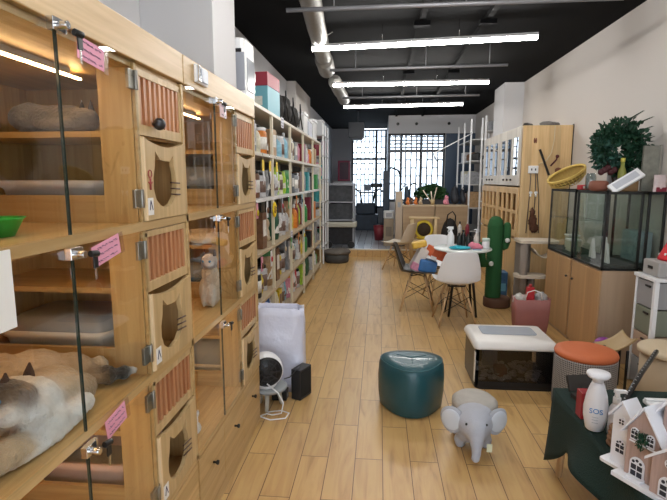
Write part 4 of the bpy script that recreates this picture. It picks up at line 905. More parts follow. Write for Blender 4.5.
for (z, h, c, k, l) in [(1.951, .22, 'black', 'bag', 'black bag on rack beside white column, second tier down'), (1.521, .24, 'tan', 'box', 'tan carton on rack beside white column, third tier down'), (1.101, .26, 'cream', 'box', 'cream carton on rack beside white column, lowest tier'), (2.351, .16, 'grey', 'box', 'grey carton on rack beside white column, top tier')]:
    seed += 1; product(k, c, (2.03, 9.13, z), l, .24, h, .24, seed, 0, 'goods on the column rack', False)
t = T('fishing_rod_toy', 'long white rod toy with a grey tassel slanting before navy panel', 'toy', (1.55, 9.3, 2.0))
MB().tube([(1.02, 9.57, 1.98), (1.74, 9.57, 2.36)], .008, 6).build('rod', WHITE, t); mb = MB().tube([(1.02, 9.57, 1.98), (1.05, 9.57, 1.90), (1.10, 9.57, 1.82)], [.006, .022, .004], 6); mb.build('tassel', mat('tassel', (.35, .4, .45), .7), t)

# ------------------------------------------------------------------ middle of the shop
TEAL = mat('teal_leather', (.012, .075, .095), .32, bump=.15, bscale=160, coat=.2)
def tri_outline(r, k=.42, n=48, rot=0):
    return [((r*(1+.085*cos(3*(a*2*pi/n-rot))))*cos(a*2*pi/n), (r*(1+.085*cos(3*(a*2*pi/n-rot))))*sin(a*2*pi/n)) for a in range(n)]
t = T('pouf', 'blue-green leather pouf of rounded triangular shape on the wood floor', 'pouf', (.228, 3.10, 0), R(0))
mb = MB(); n = 48; O = tri_outline(.208, rot=R(-90)); prof = [(.90, .0), (.97, .012), (1.02, .10), (1.03, .20), (1.0, .285), (.96, .312), (.90, .325), (.6, .333), (0.0001, .334)]
vs = [(x*k, y*k*.92, z) for k, z in prof for x, y in O]; mb.add(vs, [(i*n+j, i*n+(j+1) % n, (i+1)*n+(j+1) % n, (i+1)*n+j) for i in range(len(prof)-1) for j in range(n)]+[tuple(range(n))[::-1]], 0, True)
mb.build('body', TEAL, t, world=False)
mb = MB(); mb.tube([(x*.955, y*.955*.92, .315) for x, y in O], .0035, 6, closed=True)
for a in (30, 150, 270): mb.tube([(0, 0, .335), (.10*cos(R(a)), .10*sin(R(a))*.92, .335), (.188*cos(R(a)), .188*sin(R(a))*.92, .322)], .0018, 5)
mb.build('seams', mat('teal_seam', (.02, .10, .12), .4), t, world=False)

# elephant stool
ECOL = mat('elephant_grey', (.42, .44, .50), .8, var=.15, vscale=8, bump=.3, bscale=70); ESEAT = mat('elephant_seat', (.42, .40, .37), .85, var=.18, vscale=14, bump=.3, bscale=60)
t = T('elephant_stool', 'grey elephant-shaped footstool facing the viewer on the wood floor', 'stool', (.545, 2.64, 0))
legs = []
for sx in (-.07, .07):
    for sy in (-.04, .10): legs.append(((.545+sx, 2.66+sy, .045), (.036, .036, .055), None))
blob('body', [((.55, 2.68, .165), (.128, .150, .105), None), ((.535, 2.55, .185), (.102, .085, .092), None), ((.54, 2.60, .11), (.10, .08, .07), None), ((.538, 2.58, .215), (.108, .07, .062), None), ((.533, 2.495, .165), (.062, .06, .07), None), ((.53, 2.455, .115), (.036, .036, .05), None),
    ((.528, 2.435, .075), (.028, .028, .04), None), ((.523, 2.425, .045), (.025, .026, .026), None)]+legs, .010, ECOL, t, smooth=8)
mb = MB().lathe([(.0, .215), (.118, .218), (.128, .245), (.126, .268), (.10, .290), (.05, .298), (0, .300)], (.560, 2.69, -.022), 32, sy=1.12); mb.build('seat', ESEAT, t)
for s in (-1, 1):
    mb = MB(); mb.ball((0, 0, 0), (.066, .014, .072), 20); 
    mb.v = [(x, y+.35*x*x/.062*.5, z*(1.0 if z > 0 else 1.15)) for x, y, z in mb.v]
    mb.xf(Matrix.Translation((.535+s*.124, 2.548, .200)) @ Matrix.Rotation(R(s*24), 4, 'Z') @ Matrix.Rotation(R(s*10), 4, 'Y')); e = mb.build('ear', mat('ear_outer', (.40, .42, .47), .8), t)
    mb = MB(); mb.ball((0, -.008, 0), (.054, .009, .060), 18); mb.xf(Matrix.Translation((.535+s*.124, 2.548, .198)) @ Matrix.Rotation(R(s*24), 4, 'Z') @ Matrix.Rotation(R(s*10), 4, 'Y')); mb.build('ear_lining', mat('ear_inner', (.56, .60, .66), .8), e)
    MB().ball((.532+s*.052, 2.483, .205), .0075, 10).build('eye', BLACK, t)
MB().box(.590, .618, 2.475, 2.479, .055, .10).build('cloth_tag', mat('tag_pale', (.70, .70, .50), .7), t)

# litter box with smoky front
t = T('covered_litter_box', 'white-lidded covered litter box with smoky clear front on floor', 'litter box', (.975, 3.61, 0))
X0, X1, Y0, Y1 = .705, 1.265, 3.40, 3.86
mb = MB(); 
mb.prism(rr(X1-X0, Y1-Y0, .05, 5, (X0+X1)/2, (Y0+Y1)/2), .0, .014, 'z')
for (a, b, c, d) in [(X0, X0+.008, Y0+.03, Y1-.03), (X1-.008, X1, Y0+.03, Y1-.03), (X0+.03, X1-.03, Y1-.008, Y1)]: mb.box(a, b, c, d, .014, .295)
mb.box(X0+.02, X1-.02, Y0, Y0+.010, .014, .060)
mb.build('base', mat('box_black', (.012, .012, .014), .3), t, .003)
MB().box(X0+.02, X1-.02, Y0-.002, Y0+.003, .061, .298).build('smoky_front', glassmat('smoke', (.50, .50, .53), .02, .09), t)
P = rr(X1-X0+.03, Y1-Y0+.02, .035, 6, (X0+X1)/2, (Y0+Y1)/2+.0); cxm, cym = (X0+X1)/2, (Y0+Y1)/2; n = len(P); mb = MB()
rings = [[(x, y, .300) for x, y in P], [(x, y, .312) for x, y in P], [(cxm+(x-cxm)*.97, cym+(y-cym)*.95, .335) for x, y in P], [(cxm+(x-cxm)*.92, cym+(y-cym)*.88, .350) for x, y in P]]
mb.add([v for r in rings for v in r], [(i*n+j, i*n+(j+1) % n, (i+1)*n+(j+1) % n, (i+1)*n+j) for i in range(3) for j in range(n)]+[tuple(3*n+j for j in range(n)), tuple(range(n))[::-1]], 0, True)
mb.build('lid', mat('lid_cream', (.74, .72, .70), .35), t)
MB().prism(rr(.40, .20, .03, 4, cxm, cym+.06), .351, .355, 'z').build('lid_window', mat('lid_blue_grey', (.36, .40, .47), .2), t)
for x in (X0-.006, X1): MB().box(x, x+.006, Y0+.01, Y0+.05, .05, .27).build('side_clip', mat('lid_cream', (.7, .7, .7)), t, .002)
lt = MB(); rd = random.Random(5)
for k in range(130): lt.ball((rd.uniform(X0+.05, X1-.05), rd.uniform(Y0+.02, Y1-.08), .06+rd.uniform(0, .035)), (rd.uniform(.012, .03), rd.uniform(.012, .03), rd.uniform(.006, .014)), 7)
o = lt.build('litter_clumps', mat('litter_grey', (.66, .63, .60), .9, var=.5, vscale=40), t); o['kind'] = 'stuff'
MB().box(X0+.16, X0+.24, Y0+.06, Y0+.16, .055, .14).build('scoop_red', mat('scoop', (.25, .02, .04), .4), t, .01).name = 'scoop'
MB().box(X0+.09, X0+.2, Y0+.2, Y0+.24, .1, .24).build('inner_tray', mat('inner_blue', (.22, .28, .36), .4), t, .01)

# checked stool with orange seat
def check_mat():
    m, nt, b = _new('houndstooth'); N = nt.nodes; L = nt.links
    tc = N.new('ShaderNodeTexCoord'); sp = N.new('ShaderNodeSeparateXYZ'); L.new(tc.outputs['Object'], sp.inputs[0])
    at = N.new('ShaderNodeMath'); at.operation = 'ARCTAN2'; L.new(sp.outputs['Y'], at.inputs[0]); L.new(sp.outputs['X'], at.inputs[1])
    cb = N.new('ShaderNodeCombineXYZ'); mu = N.new('ShaderNodeMath'); mu.operation = 'MULTIPLY'; mu.inputs[1].default_value = .19; L.new(at.outputs[0], mu.inputs[0]); L.new(mu.outputs[0], cb.inputs[0]); L.new(sp.outputs['Z'], cb.inputs[1])
    ck = N.new('ShaderNodeTexBrick'); ck.offset = 0; ck.inputs['Scale'].default_value = 1; ck.inputs['Brick Width'].default_value = .0135; ck.inputs['Row Height'].default_value = .0135; ck.inputs['Mortar Size'].default_value = .0028
    ck.inputs['Color1'].default_value = (.045, .045, .055, 1); ck.inputs['Color2'].default_value = (.06, .06, .07, 1); ck.inputs['Mortar'].default_value = (.36, .34, .33, 1)
    L.new(cb.outputs[0], ck.inputs['Vector']); L.new(ck.outputs['Color'], b.inputs['Base Color']); b.inputs['Roughness'].default_value = .85; return m
t = T('round_stool', 'round stool with black and white checked side and orange seat', 'stool', (1.365, 3.195, 0))
MB().lathe([(.185, .0), (.19, .02), (.19, .345), (.188, .358)], n=40).build('drum', check_mat(), t, world=False)
MB().lathe([(.188, .358), (.192, .372), (.185, .389), (.15, .398), (0, .402)], n=40).build('seat', mat('orange_seat', (.55, .14, .05), .6, bump=.1), t, world=False)
# beige lidded drum stool at right edge
t = T('round_stool', 'beige round lidded stool at the right edge beside the drawers', 'stool', (1.845, 3.12, 0))
MB().lathe([(.16, .0), (.165, .01), (.165, .41)], n=40).build('drum', mat('drum_tan', (.42, .32, .21), .6), t, world=False)
MB().lathe([(.165, .408), (.182, .412), (.184, .435), (.172, .449), (.10, .454), (0, .455)], n=40).build('seat', mat('drum_lid', (.60, .49, .34), .55), t, world=False)
# ball and tan scoop chair between the stools
t = T('toy_ball', 'purple and pink patterned ball beside the orange-topped stool', 'ball', (1.76, 3.82, .131)); 
mb = MB().ball((0, 0, .075), .075, 18); mb.build('ball', mat('ball_purple', (.22, .03, .25), .4, var=.9, vscale=14), t, world=False)
mb = MB()
for k in range(5): a = k*1.26; mb.ball((.062*cos(a), -.04, .075+.05*sin(a)), (.012, .012, .018), 8)
mb.build('white_pattern', WHITE, t, world=False)
t = T('ball_tray', 'dark low shelf box holding the purple ball between the two stools', 'box', (1.76, 3.83, 0)); MB().box(-.09, .09, -.10, .10, 0, .130).build('box', BLACK, t, .006, False)
t = T('scoop_seat', 'tan curved bent-wood seat between the orange stool and beige stool', 'seat', (1.64, 3.47, 0))
cloth('shell', lambda u, v: (1.60+.19*u, 3.42+.20*v, .28+.10*(u**2)+.03*(2*v-1)**2+.0), 12, 10, mat('bent_tan', (.42, .29, .14), .5), t, .012)
for (x, y) in ((1.65, 3.46), (1.76, 3.46), (1.65, 3.57), (1.76, 3.57)): MB().cyl((x, y, 0), (x, y, .30), .010, n=8).build('leg', BLACK, t)
t = T('dotted_strap', 'black strap with pale dots slanting up behind the pump bottles', 'strap', (1.36, 2.85, .43))
for k in range(1):
    M = Matrix.Translation((1.13, 2.24, .46)); a = Vector((1.14, 2.25, .458)); b = Vector((1.68, 2.98, .47)); d = (b-a)
    mb = MB(); mb.tube([a, a.lerp(b, .5)+Vector((0, 0, .012)), b], .013, 6); mb.build('strap_band', BLACK, t)
    mb = MB(); 
    for q in range(1, 18): p = a.lerp(b, q/18)+Vector((0, 0, .012*min(q, 18-q)/9+.012)); mb.ball(p, .004, 6)
    mb.build('dots', mat('dot', (.45, .45, .45), .5), t)

# drawers and things at right edge
t = T('drawer_unit', 'small plastic drawer unit with white frame at the right edge', 'drawers', (1.87, 3.56, 0))
MB().box(1.89, 1.92, 3.44, 3.47, 0, .80).box(2.19, 2.22, 3.44, 3.47, 0, .80).box(1.89, 1.92, 3.68, 3.70, 0, .80).box(2.19, 2.22, 3.68, 3.70, 0, .80).box(1.88, 2.225, 3.43, 3.71, .80, .825).box(1.90, 2.215, 3.69, 3.70, 0, .8).build('frame', WHITE, t, .003)
for k, c in enumerate([(.30, .30, .31), (.20, .22, .17), (.48, .34, .25), (.35, .35, .36)]):
    z = .605-.195*k; d = MB().box(1.922, 2.188, 3.45, 3.67, z, z+.185).box(1.895, 1.921, 3.475, 3.675, z, z+.185).build('drawer', mat('drawer%d' % k, c, .4), t, .003)
    MB().box(1.886, 1.894, 3.50, 3.56, z+.145, z+.158).build('handle', BLACK, d)
t = T('storage_case', 'grey plastic case standing on the white-framed drawer unit', 'case', (2.04, 3.56, .826)); MB().box(-.13, .17, -.10, .10, 0, .11).build('case', mat('case_grey', (.36, .35, .34), .5), t, .01, False); MB().box(-.133, -.130, -.03, .03, .05, .07).build('latch', BLACK, t, world=False)
t = T('santa_hat', 'red cone hat with white dots and stripes on the grey case', 'hat', (2.09, 3.56, .937))
hp = [(.125, 0), (.12, .02), (.035, .22), (.0, .235)]; MB().lathe(hp, n=28).build('cone', mat('hat_red', (.60, .02, .03), .6), t, world=False)
mb = MB()
for (z, tl) in ((.06, .25), (.15, -.3)): 
    r = .12*(1-z/.235)+.013; mb.tube([(r*cos(a*pi/12), r*sin(a*pi/12), z+tl*.12*cos(a*pi/12)) for a in range(24)], .004, 5, closed=True)
for k in range(14): a = k*.9; z = .03+.012*k; r = .125*(1-z/.245); mb.ball((r*cos(a+2.5), r*sin(a+2.5), z), .012, 8)
mb.build('white_trim', WHITE, t, world=False)

# pink shopping bag, cactus, cat tree
t = T('shopping_bag', 'pink paper shopping bag stuffed with white and red packages', 'bag', (1.47, 4.72, 0))
PB = mat('pink_bag', (.32, .125, .115), .6, var=.2, vscale=10)
mb = MB(); pr0 = rr(.30, .16, .02, 3); n = len(pr0); rings = [[(x*.92, y*.9, 0) for x, y in pr0], [(x*1.02, y*1.05, .12) for x, y in pr0], [(x*1.08, y*1.1, .25) for x, y in pr0], [(x*1.10+.005*sin(k*2), y*.95, .37+.012*sin(k)) for k, (x, y) in enumerate(pr0)]]
mb.add([v for r in rings for v in r], [(i*n+j, i*n+(j+1) % n, (i+1)*n+(j+1) % n, (i+1)*n+j) for i in range(3) for j in range(n)]+[tuple(range(n))[::-1]], 0, True); o = mb.build('sack', PB, t, world=False); s = o.modifiers.new('t', 'SOLIDIFY'); s.thickness = .003
mb = MB().tube([(-.08, -.08, .36), (-.06, -.09, .44), (0, -.09, .46), (.06, -.09, .44), (.08, -.08, .36)], .005, 6); mb.build('handle', WHITE, t, world=False)
t = T('red_package', 'small red package poking out of the pink shopping bag', 'package', (1.46, 4.72, .25)); MB().box(-.035, .035, -.03, .03, 0, .22).build('carton', PM('red'), t, .006, False); MB().cyl((0, 0, .22), (0, 0, .25), .014).build('cap', PM('red'), t, world=False)
t = T('wrapped_bundle', 'white crumpled wrapping poking from left side of pink bag', 'bundle', (1.36, 4.73, .26)); blob('wrap', [((1.36, 4.72, .34), (.06, .055, .07), None), ((1.40, 4.74, .36), (.04, .04, .04), None)], .012, mat('crumple', (.52, .5, .46), .6, bump=1, bscale=40), t, shag=.012)
t = T('wrapped_bundle', 'grey crumpled wrapping poking from right side of pink bag', 'bundle', (1.57, 4.73, .26)); blob('wrap', [((1.57, 4.72, .35), (.055, .05, .08), None), ((1.54, 4.73, .38), (.04, .04, .04), None)], .012, mat('crumple2', (.40, .40, .40), .5, bump=1, bscale=40), t, shag=.012)
GRN = mat('cactus_green', (.020, .10, .030), .85, bump=.8, bscale=110)
t = T('cactus_scratcher', 'tall green cactus-shaped cat scratching post on brown round base', 'scratching post', (1.36, 5.80, 0))
MB().lathe([(.15, 0), (.155, .01), (.155, .10), (.145, .11), (0, .11)], (.05, 0, 0), n=30).build('base', mat('base_brown', (.10, .045, .025), .7), t, world=False)
mb = MB(); pr_ = [(.088, .11)]
for k in range(40): z = .12+k*.021; pr_ += [(.088, z), (.094, z+.0105)]
pr_ += [(.086, .98), (.074, 1.03), (.045, 1.065), (0, 1.075)]
mb.lathe(pr_, n=24); mb.build('trunk', GRN, t, world=False)
mb = MB().tube([(.08, -.02, .70), (.11, -.03, .72), (.125, -.03, .78), (.126, -.03, .95), (.124, -.03, .98)], [.035, .040, .044, .042, .03], 14); mb.ball((.125, -.03, .965), .041, 14); mb.build('arm', GRN, t, world=False)
mb = MB().tube([(-.08, -.05, .52), (-.135, -.07, .52), (-.165, -.075, .58), (-.168, -.075, .70), (-.166, -.075, .74)], [.045, .050, .052, .050, .03], 14); mb.ball((-.167, -.075, .73), .050, 14); mb.build('arm', GRN, t, world=False)
for (x, y, z) in ((.115, -.10, .80), (-.06, -.125, .53)): MB().ball((x, y, z), .028, 10).build('pompom', mat('pompom', (.6, .6, .56), .9), t, world=False)
t = T('cat_tree', 'low grey cat tree with cream platforms between cactus and beech cupboard', 'cat tree', (1.72, 5.55, 0))
PLW = mat('plush_cream', (.60, .52, .42), .9, bump=.5, bscale=80); SIS = mat('sisal_grey', (.23, .19, .16), .9, bump=.9, bscale=90)
MB().box(1.56, 1.95, 5.42, 5.75, 0, .04).build('base', PLW, t, .008)
for (x, y, z) in ((1.60, 5.46, .80), (1.90, 5.46, .80), (1.70, 5.70, .80), (1.70, 5.50, .42)): MB().cyl((x, y, .04), (x, y, z-.0), .040, n=16).build('post', SIS, t)
MB().prism(rr(.42, .32, .05, 4, 1.755, 5.58), .80, .83, 'z').build('top_platform', PLW, t)
MB().prism(rr(.34, .22, .08, 4, 1.68, 5.49), .42, .45, 'z').build('middle_platform', PLW, t)
mb = MB(); cc = cloth('hammock', lambda u, v: (1.70+.26*u, 5.41+.18*v, .74-.11*(1-(2*u-1)**2)+.05*u), 12, 6, PLW, t, .012)
MB().box(1.57, 1.63, 5.50, 5.72, .04, .79).build('side_cabin', mat('cabin_grey', (.27, .23, .20), .9), t, .01)
t = T('blue_carton', 'dark blue patterned box on the floor behind the green cactus', 'box', (1.56, 6.25, 0)); MB().box(-.13, .06, -.1, .1, 0, .34).build('carton', mat('navy_print', (.05, .13, .25), .5, var=.7, vscale=20), t, .004, False); MB().box(-.1, .04, -.1015, -.1005, .1, .2).build('printed_label', mat('lbl_blue', (.15, .4, .55), .5), t, world=False)

# round table and chairs
t = T('round_table', 'round white table top on black dowel legs in the middle', 'table', (.925, 5.42, 0))
MB().lathe([(0, .728), (.30, .728), (.312, .736), (.312, .744), (.305, .75), (0, .75)], n=48).build('tabletop', mat('table_white', (.68, .72, .70), .25), t, world=False)
for k in range(4):
    a = R(45+90*k); MB().cyl((.10*cos(a), .10*sin(a), .728), (.21*cos(a), .21*sin(a), 0), .018, .012).build('leg', BLACK, t, world=False)
mb = MB()
for k in range(4): a, b = R(45+90*k), R(135+90*k); mb.tube([(.125*cos(a), .125*sin(a), .55), (.185*cos(b), .185*sin(b), .16)], .004, 6)
mb.build('wire_brace', BLACKM, t, world=False)
def shell_chair(label, loc, rz, sm, back_h=.36, name='shell_chair', w=.225):
    """local: sitter faces +y, back at -y"""
    t = T(name, label, 'chair', loc, rz, 'moulded shell chairs')
    def fn(u, v):
        # u across, v from front edge of seat to the top of back
        s = 2*u-1
        if v < .45: q = v/.45; y = .21-.36*q; z = .435+.018*(1-q)**2-.012*sin(q*pi); ww = w*(.93+.07*q); lift = .055*abs(s)**2.5*(.4+.6*q)
        elif v < .62: q = (v-.45)/.17; a = q*R(72); y = -.15-.085*sin(a); z = .435+.085*(1-cos(a)); ww = w*(1.0-.0*q); lift = .055*abs(s)**2.5*(1-q*.6); y += .06*q*abs(s)**2.2
        else: q = (v-.62)/.38; y = -.231-.075*q; z = .494+(back_h-.06)*q; ww = w*(1.0-.30*q**1.6); lift = -.02*abs(s)**3*q; y += .06*abs(s)**2.2*(1-.45*q)
        return (s*ww, y, z+lift)
    cloth('shell', fn, 14, 26, sm, t, .008, world=False).modifiers.new('s', 'SUBSURF')
    for sx in (-1, 1):
        for sy in (-1, 1):
            MB().cyl((sx*.085, sy*.075-.01, .40), (sx*.19, sy*.19-.01, 0), .014, .010).build('leg', LEG, t, world=False)
    mb = MB()
    for sx in (-1, 1): mb.tube([(sx*.12, .115, .30), (-sx*.155, .155, .14)], .0035, 6).tube([(sx*.12, -.13, .30), (-sx*.155, -.165, .14)], .0035, 6).tube([(sx*.12, .115, .30), (sx*.155, -.165, .14)], .0035, 6).tube([(sx*.12, -.135, .30), (sx*.155, .15, .14)], .0035, 6)
    mb.box(-.09, .09, -.09, -.07, .398, .41).box(-.09, .09, .055, .075, .398, .41)
    mb.tube([(-.085, -.085, .40), (.085, .065, .40)], .005, 6).tube([(.085, -.085, .40), (-.085, .065, .40)], .005, 6)
    mb.build('wire_frame', BLACKM, t, world=False)
    return t
shell_chair('white shell chair with its back to the viewer, tucked at round table', (.80, 5.08, 0), R(4), SHELL)
shell_chair('black shell chair left of the round table holding toy packages', (.47, 5.60, 0), R(-96), BLACK, .34)
shell_chair('white shell chair behind the round table, facing the viewer', (.80, 6.10, 0), R(190), SHELL, .35)
shell_chair('cream shell chair by the wooden counter, turned sideways to the left', (.32, 8.10, 0), R(58), mat('shell_cream', (.62, .56, .47), .4), .36)
# things on the black chair
SEAT = .45
t = T('toy_package', 'large clear and white toy package leaning on the black chair back', 'package', (.39, 5.62, SEAT)); M = Matrix.Rotation(R(28), 4, 'Y')
MB().box(-.05, .05, -.15, .13, .02, .30).xf(M).build('packet', mat('pk_white', (.62, .56, .52), .4, var=.3, vscale=10), t, .015, False); MB().box(-.051, .051, -.155, -.05, .03, .12).xf(M).build('pink_panel', PM('pink'), t, .01, False)
t = T('toy_package', 'orange and white toy box piled on the black chair', 'package', (.57, 5.53, SEAT+.03)); M = Matrix.Rotation(R(24), 4, 'Y') @ Matrix.Rotation(R(20), 4, 'Z')
MB().box(-.09, .09, -.09, .09, .15, .26).xf(M).build('carton', mat('pk_orange', (.62, .13, .05), .45, var=.35, vscale=16), t, .008, False); MB().box(-.095, -.02, -.094, -.088, .13, .17).xf(M).build('white_stripe', WHITE, t, .002, False)
t = T('toy_package', 'blue toy packet in the pile on the black chair', 'package', (.54, 5.54, SEAT+.0)); MB().box(-.10, .10, -.09, .10, .0, .145).xf(Matrix.Rotation(R(12), 4, 'Y')).build('carton', mat('pk_blue', (.04, .15, .38), .45, var=.4, vscale=14), t, .02, False)
t = T('toy_package', 'yellow packet on top of the pile on the black chair', 'package', (.47, 5.60, SEAT+.27)); MB().box(-.08, .09, -.07, .07, .0, .075).xf(Matrix.Rotation(R(-14), 4, 'Y')).build('packet', mat('pk_yellow', (.68, .42, .06), .5, var=.25, vscale=12), t, .02, False)
# on the round table
ZT2 = .751
t = T('spray_bottle', 'white trigger spray bottle on the left of the round table', 'bottle', (.80, 5.48, ZT2))
MB().lathe([(.036, 0), (.04, .01), (.04, .12), (.022, .16), (.014, .175)], n=20).build('bottle', WHITE, t, world=False)
mb = MB().cyl((0, 0, .172), (0, 0, .195), .016).box(-.03, .028, -.011, .011, .195, .225).box(-.045, -.03, -.007, .007, .207, .219); mb.tube([(-.018, 0, .197), (-.03, 0, .175), (-.026, 0, .155)], .005, 6); mb.build('trigger_head', WHITE, t, .002, False)
t = T('pump_bottle', 'clear pump dispenser bottle at the right side of round table', 'bottle', (1.08, 5.47, ZT2))
MB().lathe([(.026, 0), (.03, .008), (.03, .12), (.012, .145), (.012, .155)], n=18).build('bottle', mat('pb', (.55, .50, .45), .3), t, world=False); mb = MB().cyl((0, 0, .155), (0, 0, .17), .014).cyl((0, 0, .17), (0, 0, .195), .005).box(-.03, .01, -.007, .007, .193, .202); mb.build('pump', WHITE, t, .001, False)
t = T('white_jar', 'small white lidded jar at the right edge of the round table', 'jar', (1.165, 5.38, ZT2)); MB().lathe([(.036, 0), (.04, .006), (.04, .075), (.034, .08)], n=20).build('jar', WHITE, t, world=False); MB().lathe([(.042, .08), (.042, .105), (.036, .11), (0, .11)], n=20).build('lid', mat('jar_lid', (.55, .68, .62), .4), t, world=False)
for k, (x, y, h, l) in enumerate([(.90, 5.52, .15, 'black bottle in the cluster on the round table, left one'), (.95, 5.55, .18, 'black bottle in the cluster on the round table, middle one'), (1.0, 5.52, .14, 'black bottle in the cluster on the round table, right one')]):
    t = T('black_bottle', l, 'bottle', (x, y, ZT2), 0, 'black bottles on the round table'); MB().lathe([(.024, 0), (.026, .006), (.026, h*.7), (.012, h*.85), (.012, h*.9)], n=16).build('body', mat('glossy_black', (.02, .025, .025), .2), t, world=False); MB().lathe([(.014, h*.9), (.014, h), (0, h+.002)], n=12).build('cap', BLACK, t, world=False)
t = T('blue_cloth', 'turquoise folded cloth at the front of the round table', 'cloth', (.87, 5.27, ZT2)); blob('cloth', [((.87, 5.27, ZT2+.018), (.12, .07, .018), None), ((.84, 5.25, ZT2+.03), (.06, .04, .015), None)], .008, mat('turquoise', (.03, .38, .50), .8, bump=.6, bscale=30), t, shag=.005)
t = T('pink_cloth', 'pink cloth heap in front of the pump bottle on round table', 'cloth', (1.04, 5.32, ZT2)); blob('cloth', [((1.04, 5.34, ZT2+.030), (.07, .05, .032), None), ((1.08, 5.32, ZT2+.02), (.05, .04, .02), None), ((1.01, 5.34, ZT2+.05), (.03, .03, .025), None)], .008, mat('pink_cloth_m', (.72, .22, .30), .8, bump=.6, bscale=30), t, shag=.006)
solo('phone', MB().box(1.0, 1.09, 5.21, 5.25, ZT2, ZT2+.009), mat('phone_blue', (.25, .4, .55), .2), 'small flat blue-grey phone at the front edge of round table', 'phone', bevel=.003)

# front left floor things
t = T('plastic_sack', 'big white plastic sack standing beside the pine cabinets', 'sack', (-.70, 3.33, 0))
mb = MB(); pr0 = rr(.34, .22, .07, 5); n = len(pr0); rd = random.Random(4); rings = []
for q in range(11):
    z = .60*q/10; k = .94+.06*sin(q/10*pi)+.05*q/10; rings.append([(x*k+.022*noise.noise(Vector((j*.8, q*.45, 0))), y*k*(1-.25*q/10)+.026*noise.noise(Vector((j*.8, q*.45, 5))), z+(.02*noise.noise(Vector((j*.5, 3, 0))) if q == 10 else 0)+.0) for j, (x, y) in enumerate(pr0)])
mb.add([v for r in rings for v in r], [(i*n+j, i*n+(j+1) % n, (i+1)*n+(j+1) % n, (i+1)*n+j) for i in range(10) for j in range(n)]+[tuple(range(n))[::-1]], 0, True)
o = mb.build('sack', mat('sack_film', (.70, .72, .86), .35, bump=.9, bscale=14), t, world=False); s = o.modifiers.new('t', 'SOLIDIFY'); s.thickness = .003
t = T('sack_contents', 'pale stuffing filling the big white plastic sack', 'stuffing', (-.70, 3.33, .012)); blob('filling', [((-.70, 3.33, .28), (.13, .075, .26), None)], .02, mat('fill', (.5, .52, .62), .7), t)
t = T('air_blower', 'white round appliance with black fan front beside pine cabinet', 'blower', (-.725, 2.98, .165)); 
M = Matrix.Translation((0, 0, .105)) @ Matrix.Rotation(R(20), 4, 'Z') @ Matrix.Scale(1.12, 4)
mb = MB(); mb.lathe([(.0, -.07), (.07, -.068), (.092, -.04), (.098, 0), (.096, .045), (.090, .055)], n=32); mb.xf(M @ Matrix.Rotation(R(90), 4, 'X')); mb.build('housing', WHITE, t, world=False)
mb = MB(); mb.lathe([(.090, .052), (.086, .060), (.0, .058)], n=32); mb.xf(M @ Matrix.Rotation(R(90), 4, 'X')); g = mb.build('fan_front', BLACK, t, world=False)
mb = MB()
for k in range(9): a = k*2*pi/9; mb.box(.018, .078, -.004, .004, .060, .066, 0, Matrix.Rotation(a, 4, 'Z'))
for r_ in (.03, .055, .078): mb.tube([(r_*cos(a*pi/12), r_*sin(a*pi/12), .066) for a in range(24)], .002, 5, closed=True)
mb.xf(M @ Matrix.Rotation(R(90), 4, 'X')); mb.build('grille', mat('grille_grey', (.022, .022, .025), .4), g, world=False)
mb = MB().lathe([(.062, -.012), (.07, .0), (.05, .02)], n=24); mb.build('foot', WHITE, t, world=False)
t = T('small_stand', 'grey low stool with pale legs under the white round appliance', 'stand', (-.71, 3.0, 0)); MB().lathe([(0, .125), (.11, .125), (.12, .135), (.12, .145), (.11, .152), (0, .152)], n=28).build('top', mat('stand_grey', (.30, .32, .33), .5), t, world=False)
for a in (30, 150, 270): MB().cyl((.06*cos(R(a)), .06*sin(R(a)), .125), (.085*cos(R(a)), .085*sin(R(a)), 0), .016, .012).build('leg', mat('stand_leg', (.50, .47, .40), .6), t, world=False)
t = T('speaker_box', 'black box speaker on floor in front of white plastic sack', 'speaker', (-.525, 3.17, 0), R(-24)); MB().box(-.035, .04, -.07, .075, 0, .215).build('body', mat('speaker_black', (.018, .018, .02), .5), t, .006, False); MB().box(.0405, .043, -.06, .065, .02, .20).build('grille', mat('sp_grille', (.012, .012, .012), .9), t, world=False)
t = T('black_adapter', 'low black adapter lying behind the pale stand leg', 'adapter', (-.66, 3.12, 0)); MB().box(-.055, .05, -.04, .04, 0, .07).build('body', BLACK, t, .006, False); MB().box(.0501, .0512, -.02, .02, .02, .045).build('label', mat('adapter_label', (.3, .3, .3), .5), t, world=False)
solo('white_cable', MB().tube([(-.70, 2.90, .20), (-.62, 2.86, .16), (-.585, 2.85, .10), (-.60, 2.85, .03), (-.66, 2.86, .01), (-.70, 2.88, .008), (-.74, 2.84, .008), (-.66, 2.80, .008), (-.57, 2.83, .008), (-.56, 2.90, .008), (-.62, 2.93, .008), (-.70, 2.90, .008)], .0045, 6), WHITE, 'white looped power cable lying on the floor by the pine cabinet', 'cable')
solo('black_cable', MB().tube([(-.62, 3.06, .17), (-.58, 3.04, .19), (-.54, 3.08, .225), (-.53, 3.14, .228)], .004, 6), BLACK, 'black cable curving over the black speaker top', 'cable')

